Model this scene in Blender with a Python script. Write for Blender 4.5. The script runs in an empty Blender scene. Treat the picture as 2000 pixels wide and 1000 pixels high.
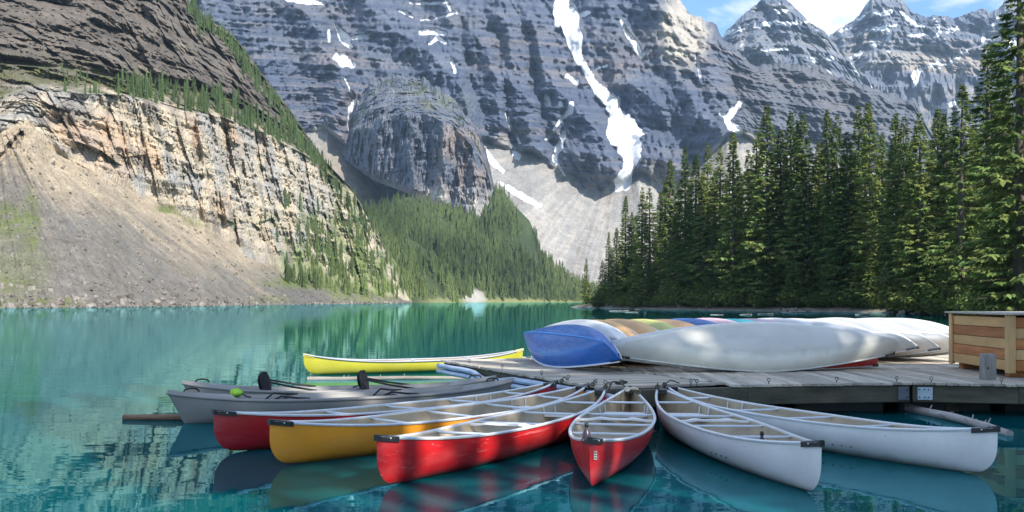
import bpy, math, random
import numpy as np
from mathutils import Vector, Matrix, Euler

R = math.radians
sc = bpy.context.scene
COL = sc.collection
random.seed(7)
rng = np.random.default_rng(11)

# ------------------------------------------------------------------ camera, sky, sun, exposure
CAM_H = 1.6          # eye height above the lake
F = 1980.0           # focal length in pixels of the 2000 px wide photograph
HY = 587.0           # row of the horizon
cam = bpy.data.cameras.new('camera')
cam.sensor_width = 36.0
cam.lens = F * 36.0 / 2000.0
cam.shift_y = (HY - 500.0) / 2000.0
cam.clip_start = 0.1
cam.clip_end = 20000.0
cam_o = bpy.data.objects.new('camera', cam)
cam_o.location = (0, 0, CAM_H)
cam_o.rotation_euler = (R(90), 0, 0)
COL.objects.link(cam_o)
sc.camera = cam_o

SUN_AZ, SUN_EL = 143.0, 37.0      # clockwise from the view direction, above the horizon
world = bpy.data.worlds.new('World')
sc.world = world
world.use_nodes = True
wn = world.node_tree.nodes
wl = world.node_tree.links
wn.clear()
w_out = wn.new('ShaderNodeOutputWorld')
w_bg = wn.new('ShaderNodeBackground')
w_bg.inputs['Strength'].default_value = 0.14
w_sky = wn.new('ShaderNodeTexSky')
w_sky.sky_type = 'NISHITA'
w_sky.sun_disc = False
w_sky.sun_elevation = R(SUN_EL)
w_sky.sun_rotation = R(SUN_AZ)
w_sky.altitude = 1900
w_sky.air_density = 1.0
w_sky.dust_density = 0.15
w_sky.ozone_density = 2.5
# broken cumulus all over the sky, projected on a plane overhead
w_tc = wn.new('ShaderNodeTexCoord')
w_sep = wn.new('ShaderNodeSeparateXYZ')
wl.new(w_tc.outputs['Generated'], w_sep.inputs[0])
w_add = wn.new('ShaderNodeMath'); w_add.operation = 'ADD'; w_add.inputs[1].default_value = 0.22
w_max = wn.new('ShaderNodeMath'); w_max.operation = 'MAXIMUM'; w_max.inputs[1].default_value = 0.0
wl.new(w_sep.outputs['Z'], w_max.inputs[0]); wl.new(w_max.outputs[0], w_add.inputs[0])
w_dx = wn.new('ShaderNodeMath'); w_dx.operation = 'DIVIDE'
w_dy = wn.new('ShaderNodeMath'); w_dy.operation = 'DIVIDE'
wl.new(w_sep.outputs['X'], w_dx.inputs[0]); wl.new(w_add.outputs[0], w_dx.inputs[1])
wl.new(w_sep.outputs['Y'], w_dy.inputs[0]); wl.new(w_add.outputs[0], w_dy.inputs[1])
w_com = wn.new('ShaderNodeCombineXYZ')
wl.new(w_dx.outputs[0], w_com.inputs['X']); wl.new(w_dy.outputs[0], w_com.inputs['Y'])
w_com.inputs['Z'].default_value = 3.7
w_noi = wn.new('ShaderNodeTexNoise')
w_noi.inputs['Scale'].default_value = 2.6
w_noi.inputs['Detail'].default_value = 7.0
w_noi.inputs['Roughness'].default_value = 0.55
w_noi.inputs['Distortion'].default_value = 0.25
wl.new(w_com.outputs[0], w_noi.inputs['Vector'])
w_rmp = wn.new('ShaderNodeValToRGB')
w_rmp.color_ramp.elements[0].position = 0.49
w_rmp.color_ramp.elements[1].position = 0.60
wl.new(w_noi.outputs['Fac'], w_rmp.inputs[0])
w_mix = wn.new('ShaderNodeMix'); w_mix.data_type = 'RGBA'
wl.new(w_rmp.outputs[0], w_mix.inputs[0])
w_tint = wn.new('ShaderNodeMix'); w_tint.data_type = 'RGBA'; w_tint.blend_type = 'MULTIPLY'; w_tint.inputs[0].default_value = 1.0
w_tint.inputs[7].default_value = (.80, .96, 1.04, 1)
wl.new(w_sky.outputs[0], w_tint.inputs[6]); wl.new(w_tint.outputs[2], w_mix.inputs[6])
w_mix.inputs[7].default_value = (5.4, 5.5, 5.6, 1)
wl.new(w_mix.outputs[2], w_bg.inputs['Color'])
wl.new(w_bg.outputs[0], w_out.inputs['Surface'])

sun = bpy.data.lights.new('sun', 'SUN')
sun.energy = 4.8
sun.angle = R(0.53)
sun.color = (1.0, 0.94, 0.84)
sun_o = bpy.data.objects.new('sun', sun)
SUN_DIR = Vector((math.sin(R(SUN_AZ)) * math.cos(R(SUN_EL)), math.cos(R(SUN_AZ)) * math.cos(R(SUN_EL)), math.sin(R(SUN_EL))))
sun_o.rotation_euler = SUN_DIR.to_track_quat('Z', 'Y').to_euler()
sun_o.location = (60, -40, 80)
COL.objects.link(sun_o)

sc.view_settings.view_transform = 'Standard'
sc.view_settings.look = 'None'
sc.view_settings.gamma = 1.0
sc.view_settings.use_curve_mapping = False
sc.view_settings.exposure = 0.84
sc.cycles.use_denoising = True
sc.cycles.max_bounces = 8
sc.cycles.volume_bounces = 0
sc.cycles.caustics_reflective = False
sc.cycles.caustics_refractive = False

# ------------------------------------------------------------------ helpers
def at(px, py, d):
    """world point seen at pixel (px, py) of the photograph at depth d (metres along +Y)"""
    return Vector(((px - 1000.0) / F * d, d, CAM_H - (py - HY) / F * d))

def at_z(px, py, z):
    """world point seen at pixel (px, py) that lies at height z"""
    return at(px, py, F * (CAM_H - z) / (py - HY))

def tag(o, label=None, cat=None, group=None, kind=None):
    if label: o['label'] = label
    if cat: o['category'] = cat
    if group: o['group'] = group
    if kind: o['kind'] = kind
    return o

def empty(name, loc=(0, 0, 0), rot=(0, 0, 0)):
    o = bpy.data.objects.new(name, None)
    o.empty_display_size = 0.2
    o.location = loc
    o.rotation_euler = rot
    COL.objects.link(o)
    return o

def link(name, me, mat=None, parent=None, smooth=True):
    o = bpy.data.objects.new(name, me)
    if mat is not None:
        me.materials.clear(); me.materials.append(mat)
    if parent is not None:
        o.parent = parent
    COL.objects.link(o)
    if smooth is not None and len(me.polygons):
        me.polygons.foreach_set('use_smooth', np.full(len(me.polygons), bool(smooth)))
    return o

def mesh_np(name, V, Fq):
    """fast mesh from an (n,3) vertex array and an (m,k) face array"""
    V = np.asarray(V, dtype=np.float32); Fq = np.asarray(Fq, dtype=np.int32)
    k = Fq.shape[1]
    me = bpy.data.meshes.new(name)
    me.vertices.add(len(V)); me.vertices.foreach_set('co', V.ravel())
    me.loops.add(Fq.size); me.loops.foreach_set('vertex_index', Fq.ravel())
    me.polygons.add(len(Fq))
    me.polygons.foreach_set('loop_start', np.arange(0, Fq.size, k, dtype=np.int32))
    me.polygons.foreach_set('loop_total', np.full(len(Fq), k, dtype=np.int32))
    me.update(calc_edges=True)
    return me

def add_col(me, rgb, name='Col'):
    a = me.attributes.new(name, 'FLOAT_COLOR', 'POINT')
    c = np.ones((len(me.vertices), 4), dtype=np.float32)
    c[:, :3] = rgb
    a.data.foreach_set('color', c.ravel())

def add_float(me, v, name):
    a = me.attributes.new(name, 'FLOAT', 'POINT')
    a.data.foreach_set('value', np.asarray(v, dtype=np.float32).ravel())

class MB:
    """collects simple shapes; build() links them as one mesh object"""
    def __init__(s): s.v = []; s.f = []
    def add(s, vs, fs):
        n = len(s.v)
        s.v += [tuple(v) for v in vs]
        s.f += [tuple(i + n for i in f) for f in fs]
        return s
    def box(s, c, d, rot=None, bevel=0.0):
        """box with chamfered vertical+horizontal edges; c centre, d full sizes"""
        x, y, z = d[0] / 2, d[1] / 2, d[2] / 2
        b = min(bevel, x * .9, y * .9, z * .9)
        if b <= 0:
            vs = [(i * x, j * y, k * z) for i in (-1, 1) for j in (-1, 1) for k in (-1, 1)]
            fs = [(0, 1, 3, 2), (4, 6, 7, 5), (0, 4, 5, 1), (2, 3, 7, 6), (0, 2, 6, 4), (1, 5, 7, 3)]
        else:
            vs = []; fs = []
            idx = {}
            for i in (-1, 1):
                for j in (-1, 1):
                    for k in (-1, 1):
                        idx[(i, j, k, 0)] = len(vs); vs.append((i * x, j * (y - b), k * (z - b)))
                        idx[(i, j, k, 1)] = len(vs); vs.append((i * (x - b), j * y, k * (z - b)))
                        idx[(i, j, k, 2)] = len(vs); vs.append((i * (x - b), j * (y - b), k * z))
            g = lambda i, j, k, a: idx[(i, j, k, a)]
            for i in (-1, 1):
                q = [g(i, -1, -1, 0), g(i, 1, -1, 0), g(i, 1, 1, 0), g(i, -1, 1, 0)]; fs.append(tuple(q if i > 0 else q[::-1]))
                q = [g(-1, i, -1, 1), g(1, i, -1, 1), g(1, i, 1, 1), g(-1, i, 1, 1)]; fs.append(tuple(q[::-1] if i > 0 else q))
                q = [g(-1, -1, i, 2), g(1, -1, i, 2), g(1, 1, i, 2), g(-1, 1, i, 2)]; fs.append(tuple(q if i > 0 else q[::-1]))
            for i in (-1, 1):
                for j in (-1, 1):
                    fs.append((g(i, j, -1, 0), g(i, j, 1, 0), g(i, j, 1, 1), g(i, j, -1, 1)))
                    fs.append((g(i, -1, j, 0), g(i, 1, j, 0), g(i, 1, j, 2), g(i, -1, j, 2)))
                    fs.append((g(-1, i, j, 1), g(1, i, j, 1), g(1, i, j, 2), g(-1, i, j, 2)))
                    for k in (-1, 1):
                        fs.append((g(i, j, k, 0), g(i, j, k, 1), g(i, j, k, 2)))
        M = rot.to_matrix() if rot is not None else Matrix.Identity(3)
        c = Vector(c)
        return s.add([M @ Vector(v) + c for v in vs], fs)
    def tube(s, pts, r, n=8, cap=True, flat=1.0, closed=False):
        """swept tube along pts; r number or list"""
        pts = [Vector(p) for p in pts]
        m = len(pts)
        rs = r if isinstance(r, (list, tuple)) else [r] * m
        up = Vector((0, 0, 1)); vs = []; fs = []
        for i, p in enumerate(pts):
            if closed: t = pts[(i + 1) % m] - pts[i - 1]
            else: t = pts[min(i + 1, m - 1)] - pts[max(i - 1, 0)]
            t.normalize()
            a = t.cross(up)
            if a.length < .05: a = t.cross(Vector((1, 0, 0)))
            a.normalize(); b = a.cross(t)
            for k in range(n):
                th = 2 * math.pi * k / n + math.pi / n
                vs.append(p + a * (math.cos(th) * rs[i]) + b * (math.sin(th) * rs[i] * flat))
        for i in range(m if closed else m - 1):
            i2 = (i + 1) % m
            for k in range(n):
                fs.append((i * n + k, i * n + (k + 1) % n, i2 * n + (k + 1) % n, i2 * n + k))
        if cap and not closed:
            fs.append(tuple(range(n - 1, -1, -1)))
            fs.append(tuple((m - 1) * n + k for k in range(n)))
        return s.add(vs, fs)
    def grid(s, P, close_u=False):
        """P[i][j] points"""
        n = len(P); m = len(P[0])
        vs = [p for row in P for p in row]; fs = []
        for i in range(n if close_u else n - 1):
            i2 = (i + 1) % n
            for j in range(m - 1):
                fs.append((i * m + j, i2 * m + j, i2 * m + j + 1, i * m + j + 1))
        return s.add(vs, fs)
    def mesh(s, name):
        me = bpy.data.meshes.new(name)
        me.from_pydata(s.v, [], s.f); me.update()
        return me
    def build(s, name, mat, parent=None, smooth=False, auto=None):
        o = link(name, s.mesh(name), mat, parent, smooth)
        if auto is not None:
            o.data.set_sharp_from_angle(angle=R(auto))
        return o

# ---- numpy gradient noise
_perm = np.random.default_rng(3).permutation(4096).astype(np.int64)
_grad = np.random.default_rng(4).normal(size=(4096, 3)); _grad /= np.linalg.norm(_grad, axis=1)[:, None]
_grad = _grad.astype(np.float32)
def _h(ix, iy, iz):
    return _perm[(_perm[(_perm[ix & 4095] + iy) & 4095] + iz) & 4095]
def noise(x, y, z):
    x, y, z = np.broadcast_arrays(np.asarray(x, np.float32), np.asarray(y, np.float32), np.asarray(z, np.float32))
    ix = np.floor(x).astype(np.int64); iy = np.floor(y).astype(np.int64); iz = np.floor(z).astype(np.int64)
    fx = x - ix; fy = y - iy; fz = z - iz
    u = fx * fx * fx * (fx * (fx * 6 - 15) + 10); v = fy * fy * fy * (fy * (fy * 6 - 15) + 10); w = fz * fz * fz * (fz * (fz * 6 - 15) + 10)
    out = 0
    for dx in (0, 1):
        wx = u if dx else 1 - u
        for dy in (0, 1):
            wy = v if dy else 1 - v
            for dz in (0, 1):
                wz = w if dz else 1 - w
                g = _grad[_h(ix + dx, iy + dy, iz + dz)]
                out = out + wx * wy * wz * (g[..., 0] * (fx - dx) + g[..., 1] * (fy - dy) + g[..., 2] * (fz - dz))
    return out * 1.6
def fbm(x, y, z, octv=4, lac=2.03, gain=0.5, ridged=False):
    a = 1.0; s = 0; t = 0
    for o in range(octv):
        n = noise(x + o * 17.3, y + o * 9.1, z - o * 5.7)
        if ridged: n = 1 - 2 * np.abs(n)
        s = s + a * n; t += a
        x = x * lac; y = y * lac; z = z * lac; a *= gain
    return s / t
def _rnd(i, j, seed):
    return (_perm[(_perm[(i.astype(np.int64) + seed * 131) & 4095] + j.astype(np.int64)) & 4095] / 4095.0).astype(np.float32)
def cells(h, z, sx, sz, seed):
    """random step per fractured block: columns of width sx cut into blocks of height sz"""
    i = np.floor(h / sx + .45 * noise(h * .6 / sx, z * .4 / sz, seed + .5))
    off = _rnd(i, i * 0, seed)
    j = np.floor(z / sz + off * 3 + .35 * noise(h * .5 / sx, z * .6 / sz, seed + 3.5))
    return _rnd(i, j, seed + 7) - .5
def sstep(a, b, x):
    t = np.clip((x - a) / (b - a), 0, 1)
    return t * t * (3 - 2 * t)
def lerp(a, b, t): return a + (b - a) * t
def mixc(c, col, w):
    return c * (1 - w[..., None]) + np.asarray(col, np.float32) * w[..., None]
def poly(pts, x):
    p = np.array(pts, dtype=float)
    return np.interp(x, p[:, 0], p[:, 1])

# ---- materials
def principled(name, rough=.6, metal=0.0, spec=0.5):
    m = bpy.data.materials.new(name); m.use_nodes = True
    nt = m.node_tree; b = nt.nodes['Principled BSDF']
    b.inputs['Roughness'].default_value = rough
    b.inputs['Metallic'].default_value = metal
    b.inputs['Specular IOR Level'].default_value = spec
    return m, nt, b

def node(nt, kind, **kw):
    n = nt.nodes.new(kind)
    for k, v in kw.items():
        if k.startswith('i_'):
            n.inputs[k[2:].replace('_', ' ')].default_value = v
        else: setattr(n, k, v)
    return n

def mixrgb(nt, fac, a, b, blend='MIX'):
    n = nt.nodes.new('ShaderNodeMix'); n.data_type = 'RGBA'; n.blend_type = blend
    for sock, val in ((n.inputs[0], fac), (n.inputs[6], a), (n.inputs[7], b)):
        if isinstance(val, bpy.types.NodeSocket): nt.links.new(val, sock)
        else: sock.default_value = val if not isinstance(val, tuple) else (val + (1,) if len(val) == 3 else val)
    return n.outputs[2]

def ramp(nt, fac, stops):
    n = nt.nodes.new('ShaderNodeValToRGB')
    e = n.color_ramp.elements
    while len(e) < len(stops): e.new(0.5)
    for i, (p, c) in enumerate(stops):
        e[i].position = p
        e[i].color = (c, c, c, 1) if not isinstance(c, tuple) else c + (1,)
    nt.links.new(fac, n.inputs[0])
    return n.outputs[0]

def tex(nt, scale, detail=4, rough=.55, vec=None, mapscale=None, coord='Object', dist=0.0):
    if vec is None:
        tc = nt.nodes.new('ShaderNodeTexCoord'); vec = tc.outputs[coord]
    if mapscale is not None:
        mp = nt.nodes.new('ShaderNodeMapping'); mp.inputs['Scale'].default_value = mapscale
        nt.links.new(vec, mp.inputs['Vector']); vec = mp.outputs[0]
    n = nt.nodes.new('ShaderNodeTexNoise')
    n.inputs['Scale'].default_value = scale; n.inputs['Detail'].default_value = detail
    n.inputs['Roughness'].default_value = rough; n.inputs['Distortion'].default_value = dist
    nt.links.new(vec, n.inputs['Vector'])
    return n.outputs['Fac']

def bump(nt, b, height, dist, strength=1.0):
    n = nt.nodes.new('ShaderNodeBump')
    n.inputs['Distance'].default_value = dist; n.inputs['Strength'].default_value = strength
    nt.links.new(height, n.inputs['Height']); nt.links.new(n.outputs[0], b.inputs['Normal'])
    return n

def plain(name, col, rough=.6, metal=0.0, var=.12, scale=6.0, mapscale=None, bump_d=0.0, spec=.5):
    """one colour with uneven tone, and relief if bump_d"""
    m, nt, b = principled(name, rough, metal, spec)
    t = tex(nt, scale, 5, .6, mapscale=mapscale)
    lo = tuple(c * (1 - var) for c in col); hi = tuple(min(1, c * (1 + var)) for c in col)
    nt.links.new(ramp(nt, t, [(.3, lo), (.7, hi)]), b.inputs['Base Color'])
    if bump_d: bump(nt, b, t, bump_d)
    return m
# ------------------------------------------------------------------ terrain
def rock_material(name, nscale, bdist):
    m, nt, b = principled(name, .92, 0, .2)
    at_ = node(nt, 'ShaderNodeAttribute', attribute_name='Col')
    t1 = tex(nt, nscale, 6, .65, mapscale=(1, 1, 1.6))
    t2 = tex(nt, nscale * 7, 3, .6, mapscale=(1.4, 1.4, .5))
    k = ramp(nt, t1, [(.28, .78), (.72, 1.2)])
    k2 = ramp(nt, t2, [(.3, .74), (.7, 1.24)])
    c = mixrgb(nt, 1.0, at_.outputs['Color'], k, 'MULTIPLY')
    c = mixrgb(nt, 1.0, c, k2, 'MULTIPLY')
    nt.links.new(c, b.inputs['Base Color'])
    mx = node(nt, 'ShaderNodeMath', operation='ADD')
    nt.links.new(t1, mx.inputs[0]); nt.links.new(t2, mx.inputs[1])
    bump(nt, b, mx.outputs[0], bdist)
    # snow lies where the drift mask says so, with a ragged rim
    sa = node(nt, 'ShaderNodeAttribute', attribute_name='snow')
    ad = node(nt, 'ShaderNodeMath', operation='ADD')
    sb = node(nt, 'ShaderNodeMath', operation='SUBTRACT'); sb.inputs[1].default_value = .5
    nt.links.new(t2, sb.inputs[0]); nt.links.new(sa.outputs['Fac'], ad.inputs[0])
    ml = node(nt, 'ShaderNodeMath', operation='MULTIPLY'); ml.inputs[1].default_value = .6
    nt.links.new(sb.outputs[0], ml.inputs[0]); nt.links.new(ml.outputs[0], ad.inputs[1])
    sf = ramp(nt, ad.outputs[0], [(.45, 0.0), (.55, 1.0)])
    sm = node(nt, 'ShaderNodeBsdfPrincipled'); nt.links.new(ramp(nt, t1, [(.3, (.46, .48, .52)), (.62, (.66, .69, .73))]), sm.inputs['Base Color']); sm.inputs['Roughness'].default_value = .7
    ms = node(nt, 'ShaderNodeMixShader')
    nt.links.new(sf, ms.inputs[0]); nt.links.new(b.outputs[0], ms.inputs[1]); nt.links.new(sm.outputs[0], ms.inputs[2])
    nt.links.new(ms.outputs[0], nt.nodes['Material Output'].inputs['Surface'])
    return m

class Loft:
    """a slope lofted through feature lines (shore, foot of cliff, ledge, ridge) that each have their own distance"""
    def __init__(s, x0, x1, step, curves, rows):
        s.x = np.arange(x0, x1 + .1, step)
        ys = [poly(c[0], s.x) for c in curves]; ds = [poly(c[1], s.x) for c in curves]
        for k in range(1, len(ys)):
            ys[k] = np.minimum(ys[k], ys[k - 1] - .6)
        PY, D, SEG, T = [], [], [], []
        for k in range(len(ys) - 1):
            n = rows[k]; last = k == len(ys) - 2
            for i in range(n + (1 if last else 0)):
                t = i / n
                PY.append(lerp(ys[k], ys[k + 1], t)); D.append(lerp(ds[k], ds[k + 1], t))
                SEG.append(np.full(len(s.x), k)); T.append(np.full(len(s.x), t))
        s.PY = np.array(PY); s.D = np.array(D); s.SEG = np.array(SEG); s.T = np.array(T)
        s.PX = np.broadcast_to(s.x, s.PY.shape).copy()
        s.world()
    def world(s):
        s.X = (s.PX - 1000) / F * s.D; s.Y = s.D; s.Z = CAM_H - (s.PY - HY) / F * s.D
        return s
    def slope(s):
        dz = np.gradient(s.Z, axis=0); dd = np.gradient(s.D, axis=0)
        return np.clip(dd / np.maximum(dz, .05), 0, 3)
    def terrace(s, step, warp, k=1.0, flat=.72):
        f = (s.Z + warp) / step
        f = f - np.floor(f)
        g = np.where(f < flat, f, flat * (1 - f) / (1 - flat)) - flat / 2
        return -s.m * step * g * k
    def finish(s, name, mat, col, snow, label, back=(80, .75, 260), smooth=False):
        s.world()
        nr, nc = s.X.shape
        V = np.stack([s.X, s.Y, s.Z], -1)
        top = V[-1]
        b1 = top.copy(); b1[:, 1] += back[0]; b1[:, 2] *= back[1]
        b2 = top.copy(); b2[:, 1] += back[2]; b2[:, 2] = -1.5
        V = np.concatenate([V, b1[None], b2[None]], 0)
        col = np.concatenate([col, col[-1:], col[-1:]], 0); snow = np.concatenate([snow, snow[-1:] * 0, snow[-1:] * 0], 0)
        nr += 2
        i = np.arange(nr * nc).reshape(nr, nc)
        Q = np.stack([i[:-1, :-1], i[:-1, 1:], i[1:, 1:], i[1:, :-1]], -1).reshape(-1, 4)
        me = mesh_np(name, V.reshape(-1, 3), Q)
        add_col(me, col.reshape(-1, 3)); add_float(me, snow.reshape(-1), 'snow')
        o = link(name, me, mat, None, smooth)
        tag(o, label, None, None, 'structure')
        return o
    def pick(s, px, py):
        c = int(round((px - s.x[0]) / (s.x[1] - s.x[0]))); c = min(max(c, 0), len(s.x) - 1)
        r = int(np.argmin(np.abs(s.PY[:, c] - py)))
        return Vector((s.X[r, c], s.Y[r, c], s.Z[r, c])), abs(s.PY[r, c] - py)

def strokes(PX, PY, lines, rough=1.0):
    """mask 0..1 around polylines of (x, y, width) given in photograph pixels"""
    out = np.zeros_like(PX)
    for ln in lines:
        xs = [p[0] for p in ln]; ys = [p[1] for p in ln]; w = max(p[2] for p in ln) + 8
        sel = (PX > min(xs) - w) & (PX < max(xs) + w) & (PY > min(ys) - w) & (PY < max(ys) + w)
        if not sel.any(): continue
        x = PX[sel]; y = PY[sel]; best = np.zeros_like(x)
        for (ax, ay, aw), (bx, by, bw) in zip(ln[:-1], ln[1:]):
            dx, dy = bx - ax, by - ay
            t = np.clip(((x - ax) * dx + (y - ay) * dy) / (dx * dx + dy * dy + 1e-6), 0, 1)
            d = np.hypot(x - ax - t * dx, y - ay - t * dy)
            wd = lerp(aw, bw, t) / 2
            wd = wd * (1 + .8 * rough * noise(x * .08, y * .05, 3.3)) + rough * (2.6 * noise(x * .22, y * .16, 9.1) + 1.6 * noise(x * .5, y * .4, 1.1))
            best = np.maximum(best, np.clip(.5 + (wd - d) / 3.0, 0, 1))
        out[sel] = np.maximum(out[sel], best)
    return out

def blob(PX, PY, cx, cy, rx, ry, soft=.5):
    d = np.hypot((PX - cx) / rx, (PY - cy) / ry)
    return 1 - sstep(1 - soft, 1 + soft, d)

M_rock_near = rock_material('pale_cliff_rock', .16, .8)
M_rock_mid = rock_material('blue_grey_rock', .05, 1.6)
M_rock_far = rock_material('far_layered_rock', .03, 4.5)

# ---- the mountain with scree on the left
Lm = Loft(-240, 806, 1.9, [
    ([(-240, 603), (0, 601.8), (200, 600.6), (400, 598), (560, 595.2), (640, 594), (760, 592.6), (806, 592)],
     [(-240, 196), (0, 214), (200, 233), (400, 288), (560, 386), (640, 450), (760, 565), (806, 630)]),
    ([(-240, 130), (-60, 225), (0, 262), (35, 246), (60, 250), (100, 290), (200, 345), (300, 396), (400, 452), (480, 500), (560, 536), (640, 553), (720, 573), (806, 590)],
     [(-240, 300), (0, 312), (200, 338), (400, 396), (560, 462), (640, 520), (760, 610), (806, 650)]),
    ([(-240, 90), (-60, 190), (0, 208), (50, 176), (149, 183), (248, 186), (347, 213), (434, 230), (527, 268), (601, 305), (694, 382), (740, 466), (806, 588.5)],
     [(-240, 318), (0, 330), (200, 358), (400, 420), (560, 510), (640, 575), (760, 640), (806, 660)]),
    ([(-240, 40), (0, 122), (155, 138), (273, 162), (372, 170), (471, 200), (558, 252), (620, 300), (694, 376), (740, 462), (806, 588)],
     [(-240, 345), (0, 362), (200, 396), (400, 462), (560, 548), (640, 600), (760, 655), (806, 665)]),
    ([(-240, -90), (300, -75), (345, -30), (367, 0), (400, 34), (450, 64), (480, 100), (520, 155), (560, 205), (600, 264), (640, 320), (690, 391), (730, 452), (760, 502), (806, 587)],
     [(-240, 470), (0, 500), (200, 520), (400, 580), (560, 640), (640, 660), (760, 672), (806, 675)]),
], [95, 92, 26, 112])
Lm.m = Lm.slope()
X, Y, Z, S, T, PX, PY = Lm.X, Lm.Y, Lm.Z, Lm.SEG, Lm.T, Lm.PX, Lm.PY
dip = Z * 1.0 + X * .10 + 4 * fbm(X * .012, Y * .012, Z * .02, 3)
cl = np.where(S == 1, sstep(-.02, .30 + .25 * noise(PX * .02, 3.0, 1.0), T), 0) + np.where(S == 2, (1 - T) ** 2, 0)
up = np.where(S == 3, sstep(0, .1, T), 0) + np.where(S == 2, T ** 2, 0)
fade = sstep(806, 700, PX)
but = fbm(X * .045 + Y * .03, Y * .02, Z * .012, 4, ridged=True)
fin = fbm(X * .16, Y * .10, Z * .03, 3, ridged=True)
blk = np.round(fbm(X * .07, Y * .07, Z * .055, 2) * 5) / 5
sml = fbm(X * .35, Y * .3, Z * .2, 3)
fis = np.exp(-(noise(X * .11 + Y * .05, Y * .06, Z * .016 + 3) / .055) ** 2) + .7 * np.exp(-(noise(X * .27, Y * .15, Z * .03 + 7) / .06) ** 2)
blk2 = np.round(fbm(X * .2, Y * .16, Z * .11 + 5, 2) * 4) / 4
apx = sstep(30, 130, PX)
hc = X * .35 + Y * .94
blocks = 7.5 * cells(hc, dip, 15, 19, 1) + 4.2 * cells(hc, dip, 6.0, 8.5, 2) + 1.7 * cells(hc, dip, 2.3, 3.2, 3)
dD = cl * fade * (-9 * but - 1.2 * fin - 4 * blk - blocks - .9 * sml + 1.8 * fis)
dD += cl * fade * apx * (Lm.terrace(9.0, dip - Z, .9) + Lm.terrace(3.1, dip - Z, .8))
ubut = fbm(X * .022, Y * .022, Z * .018, 4, ridged=True)
ufin = fbm(X * .06 + Z * .02, Y * .04, Z * .03, 4, ridged=True)
dD += up * fade * (-20 * ubut - 10 * ufin - 9 * cells(hc - Z * .5, dip, 12, 16, 8) - 4.5 * cells(hc - Z * .4, dip, 5, 6, 9) - 1.5 * sml + 2 * fis)
wz = 9 * fbm(X * .03, Y * .02, Z * .03 + 4, 3)
dD += up * fade * (Lm.terrace(13.0, dip - Z + wz, .38) + Lm.terrace(4.3, dip - Z + wz, .42))
# scree: chutes running down from the apex, and lumpy blocks
ang = np.arctan2(PY - 205, PX + 15)
rad = np.hypot(PY - 205, PX + 15)
scw = np.where(S == 0, 1.0, 0) * sstep(0, .05, T) * (1 - .0 * T)
dD += scw * (2.2 * noise(ang * 14, rad * .004, 1.0) + .9 * noise(ang * 45, rad * .01, 5.0) + .55 * noise(X * .5, Y * .5, 2.0) + .35 * noise(X * 1.3, Y * 1.3, 7.0))
# a dark gully beside the apex of the scree
dD += strokes(PX, PY, [[(-10, 320, 16), (20, 290, 14), (42, 262, 10)]]) * 5
Lm.D = Lm.D + dD
Lm.world()
# stone colours, with shadow painted into the lower scree and upper rock
n1 = fbm(X * .03, Y * .03, Z * .03, 4); n2 = fbm(X * .11, Y * .08, Z * .035, 4); n3 = fbm(X * .4, Y * .4, Z * .4, 2)
strat = noise(dip * .16, 1.7, X * .004) * .6 + noise(dip * .5, 5.2, X * .01) * .4
C = np.zeros(PX.shape + (3,), np.float32) + np.array((.30, .265, .225), np.float32)
tan_ = np.array((.355, .292, .212)); grey = np.array((.170, .155, .135))
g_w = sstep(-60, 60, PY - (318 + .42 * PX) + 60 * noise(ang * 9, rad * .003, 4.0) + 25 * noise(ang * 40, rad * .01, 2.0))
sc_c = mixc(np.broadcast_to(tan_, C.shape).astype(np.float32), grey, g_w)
sc_c = mixc(sc_c, tan_ * .95, .8 * blob(PX, PY, 400, 500, 1e9, 1e9) * np.clip(1 - np.abs(PY - (PX * .60 + 262)) / 14, 0, 1) * sstep(280, 360, PX))
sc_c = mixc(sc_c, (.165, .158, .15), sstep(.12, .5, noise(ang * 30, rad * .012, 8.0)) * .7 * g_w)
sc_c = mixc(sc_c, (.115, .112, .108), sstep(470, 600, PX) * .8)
sc_c *= (1 + .22 * noise(ang * 70, rad * .02, 3.0) + .25 * n3)[..., None]
gr = np.maximum.reduce([blob(PX, PY, 15, 430, 38, 30), blob(PX, PY, 60, 440, 18, 60) * .8, blob(PX, PY, 70, 592, 90, 10), blob(PX, PY, 345, 408, 38, 9, .3), blob(PX, PY, 405, 430, 45, 12) * .7, blob(PX, PY, 640, 552, 120, 12), blob(PX, PY, 30, 520, 60, 60) * .45, blob(PX, PY, 530, 585, 40, 8) * .5])
sc_c = mixc(sc_c, (.13, .16, .05), np.clip(gr * (1.0 + 1.2 * n2) + .9 * (n3) * gr, 0, 1))
cream = np.array((.50, .425, .32)); gry = np.array((.31, .30, .285)); org = np.array((.50, .30, .16))
cf = mixc(np.broadcast_to(cream, C.shape).astype(np.float32), gry, np.clip(.38 + 1.7 * n2 + .9 * strat + .55 * sstep(300, 60, PX), 0, 1))
cf = mixc(cf, org, np.clip(1.2 * n1 + 1.2 * (noise(X * .09, Y * .07, Z * .03 + 40)) + .25 * strat - .05, 0, .6) * sstep(640, 380, PX) * sstep(60, 150, PX) * (.35 + .65 * T))
cf = mixc(cf, (.15, .135, .12), np.clip(1.8 * (noise(X * .15, Y * .12, Z * .02 + 9) - .18), 0, .75))
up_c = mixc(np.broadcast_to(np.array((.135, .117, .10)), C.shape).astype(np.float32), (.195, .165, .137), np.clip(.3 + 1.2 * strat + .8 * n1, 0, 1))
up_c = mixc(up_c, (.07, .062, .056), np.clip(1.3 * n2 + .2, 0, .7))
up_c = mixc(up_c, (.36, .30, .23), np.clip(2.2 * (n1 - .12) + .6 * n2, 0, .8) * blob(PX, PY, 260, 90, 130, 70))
grass = np.array((.11, .12, .045))
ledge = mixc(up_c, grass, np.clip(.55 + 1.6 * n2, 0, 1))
C = np.where((S == 0)[..., None], sc_c, C)
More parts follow.
